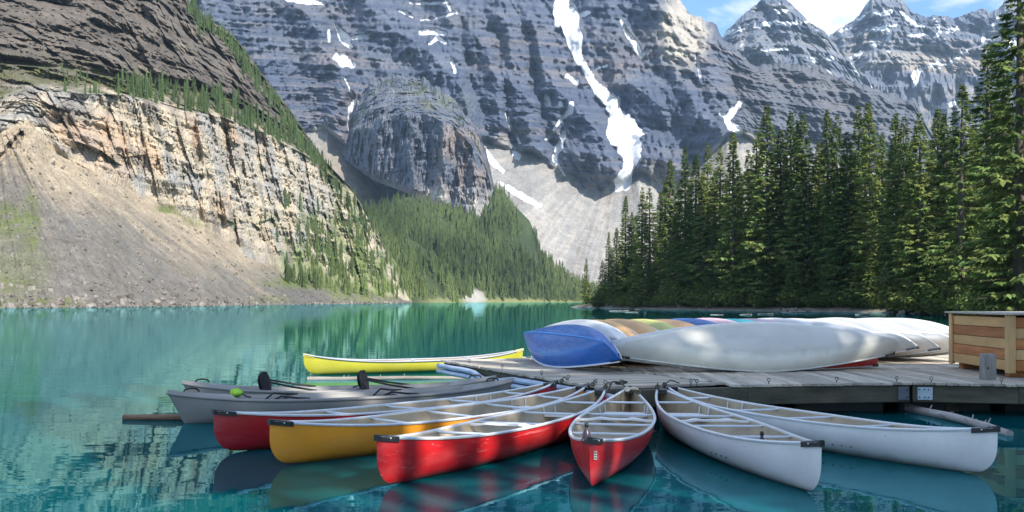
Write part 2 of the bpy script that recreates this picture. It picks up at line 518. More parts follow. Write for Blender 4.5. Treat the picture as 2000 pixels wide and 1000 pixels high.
e1 = np.clip(T * 14 + n2 * 3, 0, 1)
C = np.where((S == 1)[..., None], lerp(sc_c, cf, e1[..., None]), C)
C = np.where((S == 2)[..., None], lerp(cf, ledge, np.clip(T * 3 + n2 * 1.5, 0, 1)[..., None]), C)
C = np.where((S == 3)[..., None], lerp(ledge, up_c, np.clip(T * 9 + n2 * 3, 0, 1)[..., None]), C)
wood_g = np.maximum.reduce([blob(PX, PY, 640, 510, 90, 40), blob(PX, PY, 690, 470, 50, 80), blob(PX, PY, 720, 540, 80, 60), blob(PX, PY, 600, 430, 120, 14) * .5])
C = mixc(C, (.17, .21, .06), np.clip(wood_g * (.6 + 1.8 * n2), 0, 1))
C = mixc(C, (.12, .135, .055), np.clip(strokes(PX, PY, [[(390, 20, 18), (450, 75, 22), (520, 170, 26), (600, 280, 30), (680, 390, 40)]]) * (.55 + 1.5 * n2), 0, 1))
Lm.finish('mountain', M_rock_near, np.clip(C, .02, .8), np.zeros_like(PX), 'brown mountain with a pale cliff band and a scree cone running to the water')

# ---- the big wall at the head of the lake, with its scree fan
CHUTE = [[(1098, -8, 20), (1100, 10, 30), (1102, 24, 50), (1117, 60, 38), (1125, 100, 22), (1142, 132, 13), (1157, 160, 18), (1194, 200, 31), (1204, 224, 25), (1213, 250, 60), (1226, 274, 64), (1233, 304, 34), (1227, 332, 18), (1216, 356, 30), (1206, 370, 12)]]
SNOW_MID = [
    [(1240, 262, 16), (1264, 258, 5)], [(1135, 30, 10), (1150, 24, 6)],
    [(655, 48, 5), (662, 60, 10), (672, 76, 22), (684, 90, 10)], [(680, 76, 8), (708, 72, 7), (722, 68, 4)], [(656, 112, 16), (672, 118, 26), (688, 128, 12)], [(642, 60, 5), (643, 80, 6)],
    [(672, 150, 2.5), (684, 175, 3), (692, 195, 3), (687, 212, 12), (683, 238, 9), (682, 254, 5)], [(634, 230, 7), (638, 234, 5)],
    [(822, 64, 9), (846, 62, 12), (868, 66, 9)], [(838, 86, 4), (856, 74, 9), (870, 84, 6)], [(880, 112, 6), (884, 126, 6), (889, 140, 8)],
    [(822, 40, 3), (860, 34, 5), (884, 27, 4), (894, 26, 5)], [(880, 20, 5), (872, 4, 5), (840, 7, 5), (800, 6, 4)], [(775, 20, 3), (792, 26, 6), (806, 34, 4)],
    [(560, 0, 6), (604, 4, 12), (632, 7, 5)],
    [(948, 296, 8), (962, 316, 13), (982, 334, 7)], [(976, 356, 5), (1000, 372, 12), (1030, 390, 14), (1056, 402, 8)],
    [(1004, 298, 10), (1012, 306, 14)], [(988, 222, 5), (996, 246, 6), (1008, 262, 4), (1016, 280, 6)],
    [(1102, 254, 8), (1100, 270, 9), (1090, 292, 14), (1082, 308, 8), (1092, 326, 5), (1104, 344, 3)],
    [(1116, 202, 10), (1112, 218, 12), (1096, 234, 6), (1080, 256, 5), (1066, 272, 4)], [(1108, 148, 9), (1124, 160, 13)], [(1066, 186, 6), (1070, 202, 12)],
    [(1212, 40, 4), (1224, 66, 6), (1236, 80, 9), (1252, 108, 10), (1262, 100, 10)], [(1240, 14, 10), (1254, 18, 6)], [(1162, 134, 4), (1186, 128, 5)],
    [(1448, 198, 10), (1436, 214, 12), (1420, 232, 14), (1430, 248, 16), (1444, 258, 16)], [(1408, 222, 6), (1420, 230, 8)], [(1360, 106, 5), (1364, 130, 6), (1370, 160, 4)],
]
CRESTS = [([(564, -20), (580, 19), (609, 32), (625, 64), (635, 96), (654, 122), (667, 144), (673, 179), (680, 256)], 60, 75), ([(700, -20), (747, 42), (782, 64), (814, 86), (856, 118), (885, 154), (904, 192), (913, 224), (930, 280)], 58, 70),
          ([(925, 30), (936, 76), (956, 116), (966, 148), (972, 192), (980, 240)], 34, 55), ([(975, 10), (988, 56), (996, 100), (1002, 160), (1024, 188), (1036, 240), (1032, 300)], 36, 60), ([(1040, 40), (1056, 100), (1068, 136), (1080, 172), (1104, 192), (1136, 224), (1168, 256), (1205, 330)], 36, 55),
          ([(1270, -40), (1284, 0), (1320, 72), (1356, 104), (1368, 160), (1376, 200), (1396, 232), (1412, 272)], 70, 90), ([(1180, -20), (1190, 40), (1204, 120), (1240, 170), (1290, 210)], 45, 45), ([(1125, 300), (1152, 296), (1175, 330)], 46, 60), ([(1262, 310), (1285, 300), (1320, 330)], 40, 50),
          ([(480, -30), (500, 60), (520, 140), (560, 240)], 55, 45), ([(860, -30), (880, 40), (905, 90)], 40, 45), ([(1440, 100), (1480, 150), (1520, 240)], 45, 45), ([(1560, 130), (1590, 190), (1640, 260)], 50, 50), ([(1690, 165), (1710, 220), (1760, 290)], 50, 45)]
GULLIES = [([(640, 20), (670, 90), (690, 150), (688, 210), (684, 270)], 26, 45), ([(905, 40), (910, 110), (930, 180), (948, 250), (955, 300)], 20, 35), ([(972, 60), (982, 130), (994, 220), (1012, 290)], 18, 40), ([(1036, 70), (1046, 160), (1062, 240), (1084, 305)], 18, 38), ([(1345, 40), (1360, 110), (1366, 165), (1400, 235)], 20, 40), ([(1425, 110), (1440, 190), (1430, 250)], 22, 30)]
def tents(PX, PY, lst, wob=7.0):
    qx = PX + wob * fbm(PX * .03, PY * .03, 1.5, 3) * 2; qy = PY + wob * fbm(PX * .03, PY * .03, 8.5, 2)
    out = np.zeros_like(PX)
    for ln, w, amp in lst:
        xs = [p[0] for p in ln]; ys = [p[1] for p in ln]
        sel = (qx > min(xs) - w) & (qx < max(xs) + w) & (qy > min(ys) - w) & (qy < max(ys) + w)
        x = qx[sel]; y = qy[sel]; d = np.full(x.shape, 1e9)
        for (ax, ay), (bx, by) in zip(ln[:-1], ln[1:]):
            dx, dy = bx - ax, by - ay
            t = np.clip(((x - ax) * dx + (y - ay) * dy) / (dx * dx + dy * dy), 0, 1)
            d = np.minimum(d, np.hypot(x - ax - t * dx, (y - ay - t * dy)))
        out[sel] = out[sel] + amp * np.clip(1 - d / w, 0, 1) ** 1.15
    return out

Wm = Loft(330, 1880, 2.1, [
    ([(408, 592), (1880, 592)], [(408, 1080), (1180, 1120), (1400, 1300), (1880, 1300)]),
    ([(408, 330), (560, 262), (640, 258), (700, 320), (760, 392), (900, 400), (940, 276), (1000, 296), (1040, 300), (1090, 342), (1140, 366), (1180, 380), (1215, 372), (1250, 344), (1300, 380), (1360, 340), (1420, 268), (1450, 262), (1500, 300), (1700, 330), (1880, 420)],
     [(408, 1500), (640, 1480), (760, 1460), (1000, 1480), (1180, 1500), (1880, 1640)]),
    ([(408, 130), (560, 130), (700, 150), (900, 150), (1100, 170), (1250, 170), (1420, 170), (1500, 200), (1650, 220), (1800, 260), (1880, 380)],
     [(408, 1640), (1000, 1680), (1300, 1690), (1500, 1720), (1880, 1760)]),
    ([(408, -60), (500, -40), (700, -70), (900, -60), (1080, -30), (1110, -15), (1150, -60), (1300, -40), (1327, 0), (1352, 29), (1376, 40), (1399, 47), (1411, 72), (1442, 101), (1474, 128), (1500, 126), (1525, 122), (1570, 130), (1604, 129), (1622, 147), (1660, 155), (1697, 167), (1730, 183), (1784, 194), (1798, 216), (1830, 280), (1880, 370)],
     [(408, 1900), (1000, 1960), (1300, 1960), (1420, 1900), (1600, 1880), (1880, 1830)]),
], [75, 125, 95])
Wm.m = Wm.slope()
X, Y, Z, S, T, PX, PY = Wm.X, Wm.Y, Wm.Z, Wm.SEG, Wm.T, Wm.PX, Wm.PY
snow = np.maximum(strokes(PX, PY, SNOW_MID, .55), strokes(PX, PY, CHUTE, .5))
dip = Z + X * .06 + 22 * fbm(X * .0025, Y * .0025, Z * .003, 3)
cl = np.where(S == 1, sstep(0, .12, T), 0) + np.where(S == 2, 1.0, 0)
topf = np.where(S == 2, 1 - sstep(.82, 1.0, T) * .55, 1)
big = fbm(X * .0065 + 1.3, Y * .003, Z * .0024, 3, ridged=True)
med = fbm(X * .019 + Z * .004, Y * .01, Z * .0075, 4, ridged=True)
sml = fbm(X * .07, Y * .05, Z * .03, 3, ridged=True)
low = np.where(S == 1, .45 + .55 * sstep(.1, .7, T), 1.0)
rib = fbm(X * .04 + .4 * big, Y * .02, Z * .008 + 3, 3, ridged=True)
nosn = 1 - .85 * snow
dD = cl * topf * (low * (-22 * big - 22 * med) + nosn * (-24 * rib - 8 * sml - 9 * cells(X + .3 * Z, dip, 34, 46, 2) - 5 * cells(X, dip, 13, 17, 5)))
dD += cl * (-1.15 * tents(PX, PY, CRESTS) * topf + 1.1 * tents(PX, PY, GULLIES))
wz = 8 * fbm(X * .012, Y * .01, Z * .012, 2)
dD += cl * nosn * (Wm.terrace(48, dip - Z + wz, .32) + Wm.terrace(17, dip - Z + wz, .52) + Wm.terrace(6.5, dip - Z + wz, .5))
gul = strokes(PX, PY, [[(1096, -8, 40), (1112, 64, 46), (1128, 122, 34), (1160, 166, 34), (1198, 218, 44), (1230, 280, 76), (1214, 366, 40)]], .2)
dD -= cl * 14 * strokes(PX, PY, CHUTE, .3)
scw = np.where(S == 0, sstep(0, .2, T), 0)
sa = np.arctan2(PY - 250, PX - 1225); sr = np.hypot(PY - 250, PX - 1225)
dD += scw * (6 * noise(sa * 7, sr * .004, 1.0) + 1.5 * noise(sa * 34, sr * .01, 4.0) + 2.0 * noise(X * .1, Y * .1, 1.0) + 1.0 * noise(X * .3, Y * .3, 5.0))

Wm.D = Wm.D + dD
# jagged skyline
jag = np.where(S == 2, sstep(.72, 1, T), 0) * (7 * noise(PX * .045, 2.2, 0) + 4.5 * noise(PX * .13, 4.1, 0) + 2.5 * np.sign(noise(PX * .3, 7.7, 0)) * np.abs(noise(PX * .21, 1.1, 0)))
Wm.PY = Wm.PY + jag * sstep(1300, 1345, PX)
Wm.world()
n1 = fbm(X * .006, Y * .006, Z * .006, 4); n2 = fbm(X * .03, Y * .02, Z * .01, 4); n3 = fbm(X * .15, Y * .15, Z * .15, 2)
strat = noise(dip * .045, 1.7, X * .001) * .5 + noise(dip * .13, 5.2, X * .003) * .45 + noise(dip * .34, 8.2, X * .004) * .4
rk = mixc(np.zeros(PX.shape + (3,), np.float32) + np.array((.070, .089, .138), np.float32), (.130, .148, .192), np.clip(.35 + 1.1 * strat + .7 * n2, 0, 1))  # dark blue base has cloud shade and haze painted into the rock
rk = mixc(rk, (.185, .158, .150), np.clip(1.5 * n1 + .9 * strat - .05, 0, .6))
rk = mixc(rk, (.066, .076, .104), np.clip(1.3 * (n2 - .08), 0, .55))
rk = mixc(rk, (.42, .385, .33), np.clip(blob(PX, PY, 1335, 55, 45, 70) * (1 + 1.5 * n2) + .0, 0, .9))  # sunlit top near the skyline painted pale
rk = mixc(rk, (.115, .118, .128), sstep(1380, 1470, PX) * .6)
rk = mixc(rk, (.125, .15, .075), np.clip(blob(PX, PY, 880, 250, 60, 60) * (.2 + n2), 0, .6))
scr = np.array((.31, .29, .265)) * (1 + .22 * noise(sa * 50, sr * .02, 3.0) + .25 * n3 + .3 * noise(sa * 16, sr * .006, 6.0))[..., None]
scr = mixc(scr.astype(np.float32), (.25, .245, .24), np.clip(.6 * sstep(470, 360, PY) + 1.5 * noise(sa * 20, sr * .01, 2.0), 0, .8))
scr = mixc(scr, (.27, .235, .195), blob(PX, PY, 700, 340, 90, 90))
edge = np.clip(T * 10 + n2 * 4, 0, 1)
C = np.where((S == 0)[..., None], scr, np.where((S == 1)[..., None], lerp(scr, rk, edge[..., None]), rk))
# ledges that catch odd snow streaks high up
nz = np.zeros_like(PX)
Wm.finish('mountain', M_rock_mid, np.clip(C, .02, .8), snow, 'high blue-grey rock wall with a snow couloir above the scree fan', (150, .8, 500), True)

# ---- the rounded buttress standing in front of the wall
Hm = Loft(652, 994, 1.5, [
    ([(652, 306), (670, 310), (729, 352), (797, 378), (846, 404), (958, 444), (994, 452)], [(652, 1490), (700, 1400), (760, 1310), (840, 1250), (900, 1240), (958, 1270), (994, 1380)]),
    ([(652, 302), (670, 292), (691, 258), (722, 235), (760, 225), (834, 225), (884, 245), (927, 290), (949, 330), (961, 370), (980, 430), (994, 450)], [(652, 1500), (700, 1420), (760, 1345), (840, 1290), (900, 1280), (958, 1300), (994, 1390)]),
    ([(652, 301), (670, 288), (691, 205), (722, 161), (760, 146), (834, 155), (884, 192), (927, 242), (949, 291), (961, 347), (980, 422), (994, 449)], [(652, 1510), (700, 1520), (760, 1540), (840, 1520), (900, 1450), (958, 1360), (994, 1395)]),
], [90, 60])
Hm.m = Hm.slope()
X, Y, Z, S, T, PX, PY = Hm.X, Hm.Y, Hm.Z, Hm.SEG, Hm.T, Hm.PX, Hm.PY
dip = Z + X * .05 + 9 * fbm(X * .006, Y * .006, Z * .01, 3)
cl = np.where(S == 0, sstep(0, .1, T), 1 - .35 * sstep(0, .5, T))
colm = fbm(X * .035 + .3, Y * .02, Z * .007, 4, ridged=True); fin = fbm(X * .12, Y * .07, Z * .03, 3, ridged=True)
dD = -cl * tents(PX, PY, [([(735, 170), (742, 240), (735, 330)], 26, 32), ([(790, 160), (800, 250), (806, 370)], 24, 34), ([(850, 170), (868, 260), (862, 390)], 24, 34), ([(905, 225), (925, 300), (930, 420)], 22, 30)], 5) + cl * (-30 * colm - 11 * fin - 3 * fbm(X * .3, Y * .3, Z * .2, 2)) + cl * np.where(S == 1, .35, 1) * (Hm.terrace(24, dip - Z, .5) + Hm.terrace(8, dip - Z, .6)) - 12 * cells(X, dip, 16, 26, 4) * cl - 5 * cells(X, dip, 7, 10, 6) * cl
endf = np.minimum(np.clip((PX - 652) / 18, 0, 1), np.clip((994 - PX) / 18, 0, 1))
Hm.D = Hm.D + dD * endf
Hm.PY = Hm.PY + np.where(S == 1, sstep(.6, 1, T), 0) * (8 * noise(PX * .06, 3.1, 0) + 4.5 * noise(PX * .2, 8.1, 0) + 2 * noise(PX * .5, 2.1, 0)) * endf
Hm.world()
n1 = fbm(X * .012, Y * .012, Z * .012, 4); n2 = fbm(X * .05, Y * .03, Z * .02, 4); strat = noise(dip * .09, 2.7, X * .002) * .6 + noise(dip * .26, 6.2, X * .006) * .4
rk = mixc(np.zeros(PX.shape + (3,), np.float32) + np.array((.095, .112, .155), np.float32), (.175, .185, .215), np.clip(.3 + strat + .8 * n2, 0, 1))
rk = mixc(rk, (.27, .20, .155), np.clip((blob(PX, PY, 910, 320, 60, 80) * (.35 + 1.6 * n2)), 0, .6))
rk = mixc(rk, (.45, .42, .38), np.clip(blob(PX, PY, 890, 410, 120, 40) * (.8 + 2 * n2), 0, .9))
rk = mixc(rk, (.09, .09, .095), np.clip(1.4 * (noise(X * .06, Y * .03, Z * .01) - .1), 0, .75))
rk = mixc(rk, (.115, .13, .06), np.clip((.8 * blob(PX, PY, 850, 190, 70, 34)) * (.25 + 1.8 * n2), 0, .6))
Hm.finish('mountain', M_rock_mid, np.clip(rk, .02, .8), np.zeros_like(PX), 'rounded rock buttress with a pale foot standing over the valley forest', (60, .9, 200))

# ---- wooded slope between the scree and the far shore
Fm = Loft(520, 1215, 3.0, [
    ([(520, 595.7), (560, 594.4), (700, 593.0), (800, 591.9), (950, 590.7), (1100, 590.2), (1215, 590.0)], [(520, 372), (560, 428), (700, 528), (800, 646), (950, 856), (1100, 990), (1215, 1056)]),
    ([(520, 594), (600, 566), (700, 545), (800, 520), (950, 520), (1050, 540), (1120, 566), (1215, 587)], [(520, 440), (700, 690), (800, 800), (950, 930), (1100, 1060), (1215, 1090)]),
    ([(520, 593), (600, 520), (660, 470), (720, 415), (760, 396), (800, 384), (850, 400), (930, 430), (950, 410), (966, 366), (985, 374), (1000, 396), (1035, 432), (1050, 472), (1056, 508), (1075, 522), (1110, 548), (1160, 570), (1215, 586)],
     [(520, 520), (600, 690), (720, 900), (800, 1060), (860, 1110), (950, 1120), (1050, 1130), (1215, 1120)]),
], [30, 50])
X, Y, Z, S, T, PX, PY = Fm.X, Fm.Y, Fm.Z, Fm.SEG, Fm.T, Fm.PX, Fm.PY
Fm.D = Fm.D + np.where(S == 0, sstep(0, .4, T), 1) * (9 * fbm(X * .01, Y * .01, Z * .01, 3) + 1.0 * noise(X * .2, Y * .2, 0))
Fm.world()
n2 = fbm(X * .03, Y * .03, Z * .03, 3)
C = mixc(np.zeros(PX.shape + (3,), np.float32) + np.array((.060, .085, .032), np.float32), (.042, .060, .026), np.clip(.5 + 2 * n2, 0, 1))
C = mixc(C, (.21, .215, .095), np.where(S == 0, 1 - sstep(.05, .25, T), 0) * sstep(800, 860, PX))
C = mixc(C, (.40, .38, .34), blob(PX, PY, 928, 580, 22, 14))
C = mixc(C, (.30, .28, .25), np.where(S == 0, 1 - sstep(.05, .5, T), 0) * sstep(800, 720, PX))
Fm.finish('hillside', M_rock_near, C, np.zeros_like(PX), 'gentle wooded slope above the far shore', (30, .95, 80))

# ---- the two far peaks
def far_peak(x0, x1, base, mid, sky, d0, d1, d2, label, seed, snowlines, warm):
    L = Loft(x0, x1, 2.2, [(base, [(x0, d0), (x1, d0)]), (mid, [(x0, d1), (x1, d1)]), (sky, [(x0, d2), (x1, d2)])], [70, 110])
    L.m = L.slope()
    X, Y, Z, S, T, PX, PY = L.X, L.Y, L.Z, L.SEG, L.T, L.PX, L.PY
    dip = Z + X * .05 + 30 * fbm(X * .0016, Y * .0016, Z * .002 + seed, 3)
    cl = np.where(S == 1, 1 - .5 * sstep(.85, 1, T), 1.0)
    med = fbm(X * .009 + seed, Y * .005, Z * .004, 4, ridged=True); sml = fbm(X * .035, Y * .02, Z * .014 + seed, 4, ridged=True)
    L.D = L.D + cl * (-130 * med - 42 * sml) + cl * (L.terrace(110, dip - Z, .6) + L.terrace(42, dip - Z, .6) + L.terrace(17, dip - Z, .5))
    L.PY = L.PY + np.where(S == 1, sstep(.75, 1, T), 0) * (3.5 * noise(PX * .07, seed, 0) + 2.6 * noise(PX * .2, seed + 3, 0) + 1.6 * noise(PX * .5, seed + 5, 0))
    L.world()
    n1 = fbm(X * .003, Y * .003, Z * .003 + seed, 3); n2 = fbm(X * .016, Y * .01, Z * .006, 4)
    strat = noise(dip * .02, seed, X * .0005) * .5 + noise(dip * .06, seed + 5, X * .001) * .5
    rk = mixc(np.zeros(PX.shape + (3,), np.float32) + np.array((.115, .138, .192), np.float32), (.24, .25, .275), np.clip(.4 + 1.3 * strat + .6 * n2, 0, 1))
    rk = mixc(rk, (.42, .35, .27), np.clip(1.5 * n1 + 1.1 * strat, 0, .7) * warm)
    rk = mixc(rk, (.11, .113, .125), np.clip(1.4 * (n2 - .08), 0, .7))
    # snow rests on the flatter ledges
    V = np.stack([L.X, L.Y, L.Z], -1)
    nrm = np.cross(np.gradient(V, axis=1), np.gradient(V, axis=0)); nrm /= np.linalg.norm(nrm, axis=-1)[..., None] + 1e-9
    sn = np.clip(sstep(.70, .9, nrm[..., 2]) * (.18 + 1.6 * n2) + .0, 0, .75) * sstep(330, 60, PY)
    sn = np.maximum(sn, strokes(PX, PY, snowlines))
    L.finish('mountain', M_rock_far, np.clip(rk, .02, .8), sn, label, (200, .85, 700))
far_peak(1380, 1760,
    [(1380, 430), (1760, 430)], [(1380, 200), (1413, 150), (1480, 118), (1560, 116), (1620, 140), (1700, 220), (1760, 300)],
    [(1380, 130), (1398, 90), (1413, 68), (1432, 48), (1453, 27), (1470, 14), (1481, 4), (1490, -3), (1533, -4), (1545, 8), (1568, 29), (1579, 43), (1600, 54), (1615, 67), (1640, 96), (1665, 120), (1700, 160), (1730, 190), (1760, 240)],
    2500, 2750, 2950, 'stepped pyramid peak with a snow ledge beneath its summit block', 2.0,
    [[(1414, 70, 5), (1430, 62, 8), (1470, 52, 7), (1510, 46, 9), (1545, 47, 7), (1578, 42, 4)], [(1460, 106, 4), (1480, 102, 6), (1500, 98, 4), (1545, 98, 4)], [(1578, 110, 7), (1590, 118, 9), (1600, 104, 5)], [(1617, 112, 9), (1626, 114, 6)], [(1660, 125, 4), (1690, 160, 5), (1700, 170, 4)]], 1.0)
far_peak(1560, 2120,
    [(1560, 592), (2120, 592)], [(1560, 330), (1622, 200), (1700, 130), (1800, 130), (1900, 150), (2120, 180)],
    [(1560, 300), (1590, 150), (1622, 68), (1650, 50), (1672, 36), (1694, 7), (1703, -8), (1725, -14), (1758, -6), (1780, 22), (1800, 30), (1812, 34), (1834, 29), (1863, 36), (1890, 26), (1920, 16), (1936, 22), (1949, 18), (1963, 2), (1990, -10), (2040, -20), (2120, 0)],
    2900, 3250, 3500, 'broad far peak streaked with snow, rising behind the spruce bank', 7.0,
    [[(1672, 38, 6), (1700, 32, 7), (1712, 24, 4)], [(1712, 30, 5), (1738, 24, 10), (1742, 20, 4)], [(1690, 58, 5), (1720, 56, 9), (1750, 50, 6)], [(1738, 60, 10), (1734, 74, 8), (1730, 80, 4)], [(1700, 78, 4), (1704, 90, 9), (1716, 88, 4)],
     [(1758, 24, 5), (1776, 40, 8), (1800, 50, 6), (1812, 58, 4)], [(1828, 44, 4), (1838, 60, 8), (1830, 70, 9), (1826, 72, 5)], [(1850, 62, 6), (1874, 52, 9), (1888, 56, 5)], [(1820, 82, 4), (1836, 78, 5)], [(1770, 70, 4), (1790, 70, 6), (1810, 66, 4)],
     [(1956, 44, 24), (1972, 60, 26), (1980, 80, 22), (1986, 92, 10)], [(1918, 60, 5), (1922, 74, 7), (1914, 88, 6)], [(1894, 94, 4), (1870, 112, 9), (1850, 126, 9), (1832, 122, 8), (1810, 130, 8), (1795, 138, 10), (1786, 150, 12), (1784, 166, 10)], [(1828, 210, 8), (1850, 206, 12), (1866, 200, 6)], [(1944, 140, 6), (1962, 136, 5)], [(1655, 114, 6), (1675, 113, 5)], [(1640, 60, 5), (1660, 56, 4)]], .9)

# ---- the lake
def water_material():
    """glacial lake: milky teal body under a mirror that strengthens towards grazing"""
    m = bpy.data.materials.new('lake_water'); m.use_nodes = True
    nt = m.node_tree; nt.nodes.clear()
    out = node(nt, 'ShaderNodeOutputMaterial')
    body = node(nt, 'ShaderNodeBsdfDiffuse'); gl = node(nt, 'ShaderNodeBsdfGlossy')
    gl.inputs['Roughness'].default_value = .012; gl.inputs['Color'].default_value = (.42, .88, .97, 1)
    tc = node(nt, 'ShaderNodeTexCoord')
    t0 = tex(nt, .02, 3, .5, vec=tc.outputs['Object'])
    nt.links.new(ramp(nt, t0, [(.3, (.0004, .074, .090)), (.7, (.0006, .100, .116))]), body.inputs['Color'])
    a1 = tex(nt, .9, 2, .5, vec=tc.outputs['Object'], mapscale=(.55, 1.5, 1))
    a2 = tex(nt, 4.5, 2, .5, vec=tc.outputs['Object'], mapscale=(.6, 1.4, 1))
    a3 = tex(nt, .06, 2, .5, vec=tc.outputs['Object'])
    w = node(nt, 'ShaderNodeMath', operation='MULTIPLY_ADD'); w.inputs[1].default_value = .10
    nt.links.new(a2, w.inputs[0]); nt.links.new(a1, w.inputs[2])
    k = ramp(nt, a3, [(.35, .35), (.65, 1.0)])
    w2 = node(nt, 'ShaderNodeMath', operation='MULTIPLY')
    nt.links.new(w.outputs[0], w2.inputs[0]); nt.links.new(k, w2.inputs[1])
    bp = node(nt, 'ShaderNodeBump'); bp.inputs['Distance'].default_value = .0065
    nt.links.new(w2.outputs[0], bp.inputs['Height'])
    fr = node(nt, 'ShaderNodeFresnel'); fr.inputs['IOR'].default_value = 1.333
    for n_ in (gl, fr): nt.links.new(bp.outputs[0], n_.inputs['Normal'])
    ms = node(nt, 'ShaderNodeMixShader')
    nt.links.new(fr.outputs[0], ms.inputs[0]); nt.links.new(body.outputs[0], ms.inputs[1]); nt.links.new(gl.outputs[0], ms.inputs[2])
    nt.links.new(ms.outputs[0], out.inputs['Surface'])
    return m
M_water = water_material()
me = mesh_np('water', [(-5000, -400, 0), (5000, -400, 0), (5000, 6000, 0), (-5000, 6000, 0)], [(0, 1, 2, 3)])
tag(link('water', me, M_water, None, False), 'still turquoise lake mirroring the cliffs and boats', None, None, 'structure')

# ---- wooded bank on the right that curls round behind the camera
LAND = np.array([(15.2, 247), (19, 264), (45, 300), (260, 360), (260, -90), (6, -90), (6, -34), (7.6, -9), (8.6, -3), (13, 3), (16, 12), (19, 20), (24, 34), (31, 54), (38, 74), (44, 94), (48, 112), (48.5, 128), (46, 141), (39.5, 153), (33, 163), (27, 175), (20.5, 197), (16.5, 222), (14.6, 240)], float)
def land_dist(x, y):
    """metres inside the bank's outline (negative over the lake)"""
    x = np.asarray(x, float); y = np.asarray(y, float)
    best = np.full(x.shape, 1e9); inside = np.zeros(x.shape, bool)
    for (ax, ay), (bx, by) in zip(LAND, np.roll(LAND, -1, 0)):
        dx, dy = bx - ax, by - ay
        t = np.clip(((x - ax) * dx + (y - ay) * dy) / (dx * dx + dy * dy), 0, 1)
        best = np.minimum(best, np.hypot(x - ax - t * dx, y - ay - t * dy))
        c = ((ay > y) != (by > y))
        with np.errstate(divide='ignore', invalid='ignore'):
            xi = (bx - ax) * (y - ay) / (by - ay if by != ay else 1e-9) + ax
        inside ^= c & (x < xi)
    return np.where(inside, best, -best)
def ground(x, y):
    d = land_dist(x, y) + 1.1 * noise(np.asarray(x) * .17, np.asarray(y) * .17, 0.5) + .5 * noise(np.asarray(x) * .6, np.asarray(y) * .6, 2.5)
    z = np.where(d > 0, .10 + .55 * sstep(0, 2.2, d) + 1.9 * sstep(2, 40, d), .10 + .5 * d)
    z = z + np.where(d > 0, .16 * noise(np.asarray(x) * .5, np.asarray(y) * .5, 4.0) * sstep(0, 2, d), 0)
    return np.maximum(z, -.9)
gx = np.arange(0, 200, 1.15); gy = np.arange(-70, 320, 1.15)
GX, GY = np.meshgrid(gx, gy)
GZ = ground(GX, GY)
nr, nc = GX.shape
i = np.arange(nr * nc).reshape(nr, nc)
Q = np.stack([i[:-1, :-1], i[:-1, 1:], i[1:, 1:], i[1:, :-1]], -1).reshape(-1, 4)
keep = (GZ.reshape(-1)[Q] > -.85).any(1)
me = mesh_np('ground', np.stack([GX, GY, GZ], -1).reshape(-1, 3), Q[keep])
n2 = fbm(GX * .12, GY * .12, 1.0, 3)
C = mixc(np.zeros(GX.shape + (3,), np.float32) + np.array((.10, .078, .055), np.float32), (.05, .075, .025), np.clip(.4 + 1.8 * n2, 0, 1))
C = mixc(C, (.25, .225, .19), sstep(.5, .15, GZ))
add_col(me, C.reshape(-1, 3)); add_float(me, np.zeros(nr * nc), 'snow')
M_earth = rock_material('forest_earth', 1.1, .06)
tag(link('ground', me, M_earth, None, True), 'mossy wooded bank along the right shore', None, None, 'structure')
# ------------------------------------------------------------------ trees
def foliage_material(name, dark, light, rnd=.35, attr=True):
    m, nt, b = principled(name, .75, 0, .25)
    oi = node(nt, 'ShaderNodeObjectInfo')
    base = mixrgb(nt, oi.outputs['Random'], dark, light)
    if attr:
        a = node(nt, 'ShaderNodeAttribute', attribute_name='Col')
        base = mixrgb(nt, 1.0, base, a.outputs['Color'], 'MULTIPLY')
    nt.links.new(base, b.inputs['Base Color'])
    tr = node(nt, 'ShaderNodeBsdfTranslucent'); nt.links.new(base, tr.inputs['Color'])
    ms = node(nt, 'ShaderNodeMixShader'); ms.inputs[0].default_value = .30
    nt.links.new(b.outputs[0], ms.inputs[1]); nt.links.new(tr.outputs[0], ms.inputs[2])
    nt.links.new(ms.outputs[0], nt.nodes['Material Output'].inputs['Surface'])
    return m
M_needle = foliage_material('spruce_needles', (.090, .150, .047), (.205, .270, .078))
M_needle_far = foliage_material('far_spruce_needles', (.046, .086, .037), (.090, .138, .052))
M_shrub = foliage_material('shrub_leaves', (.085, .135, .034), (.15, .20, .05))
M_bark = plain('grey_bark', (.115, .092, .075), .9, var=.4, scale=3.0, mapscale=(3, 3, .6), bump_d=.03)

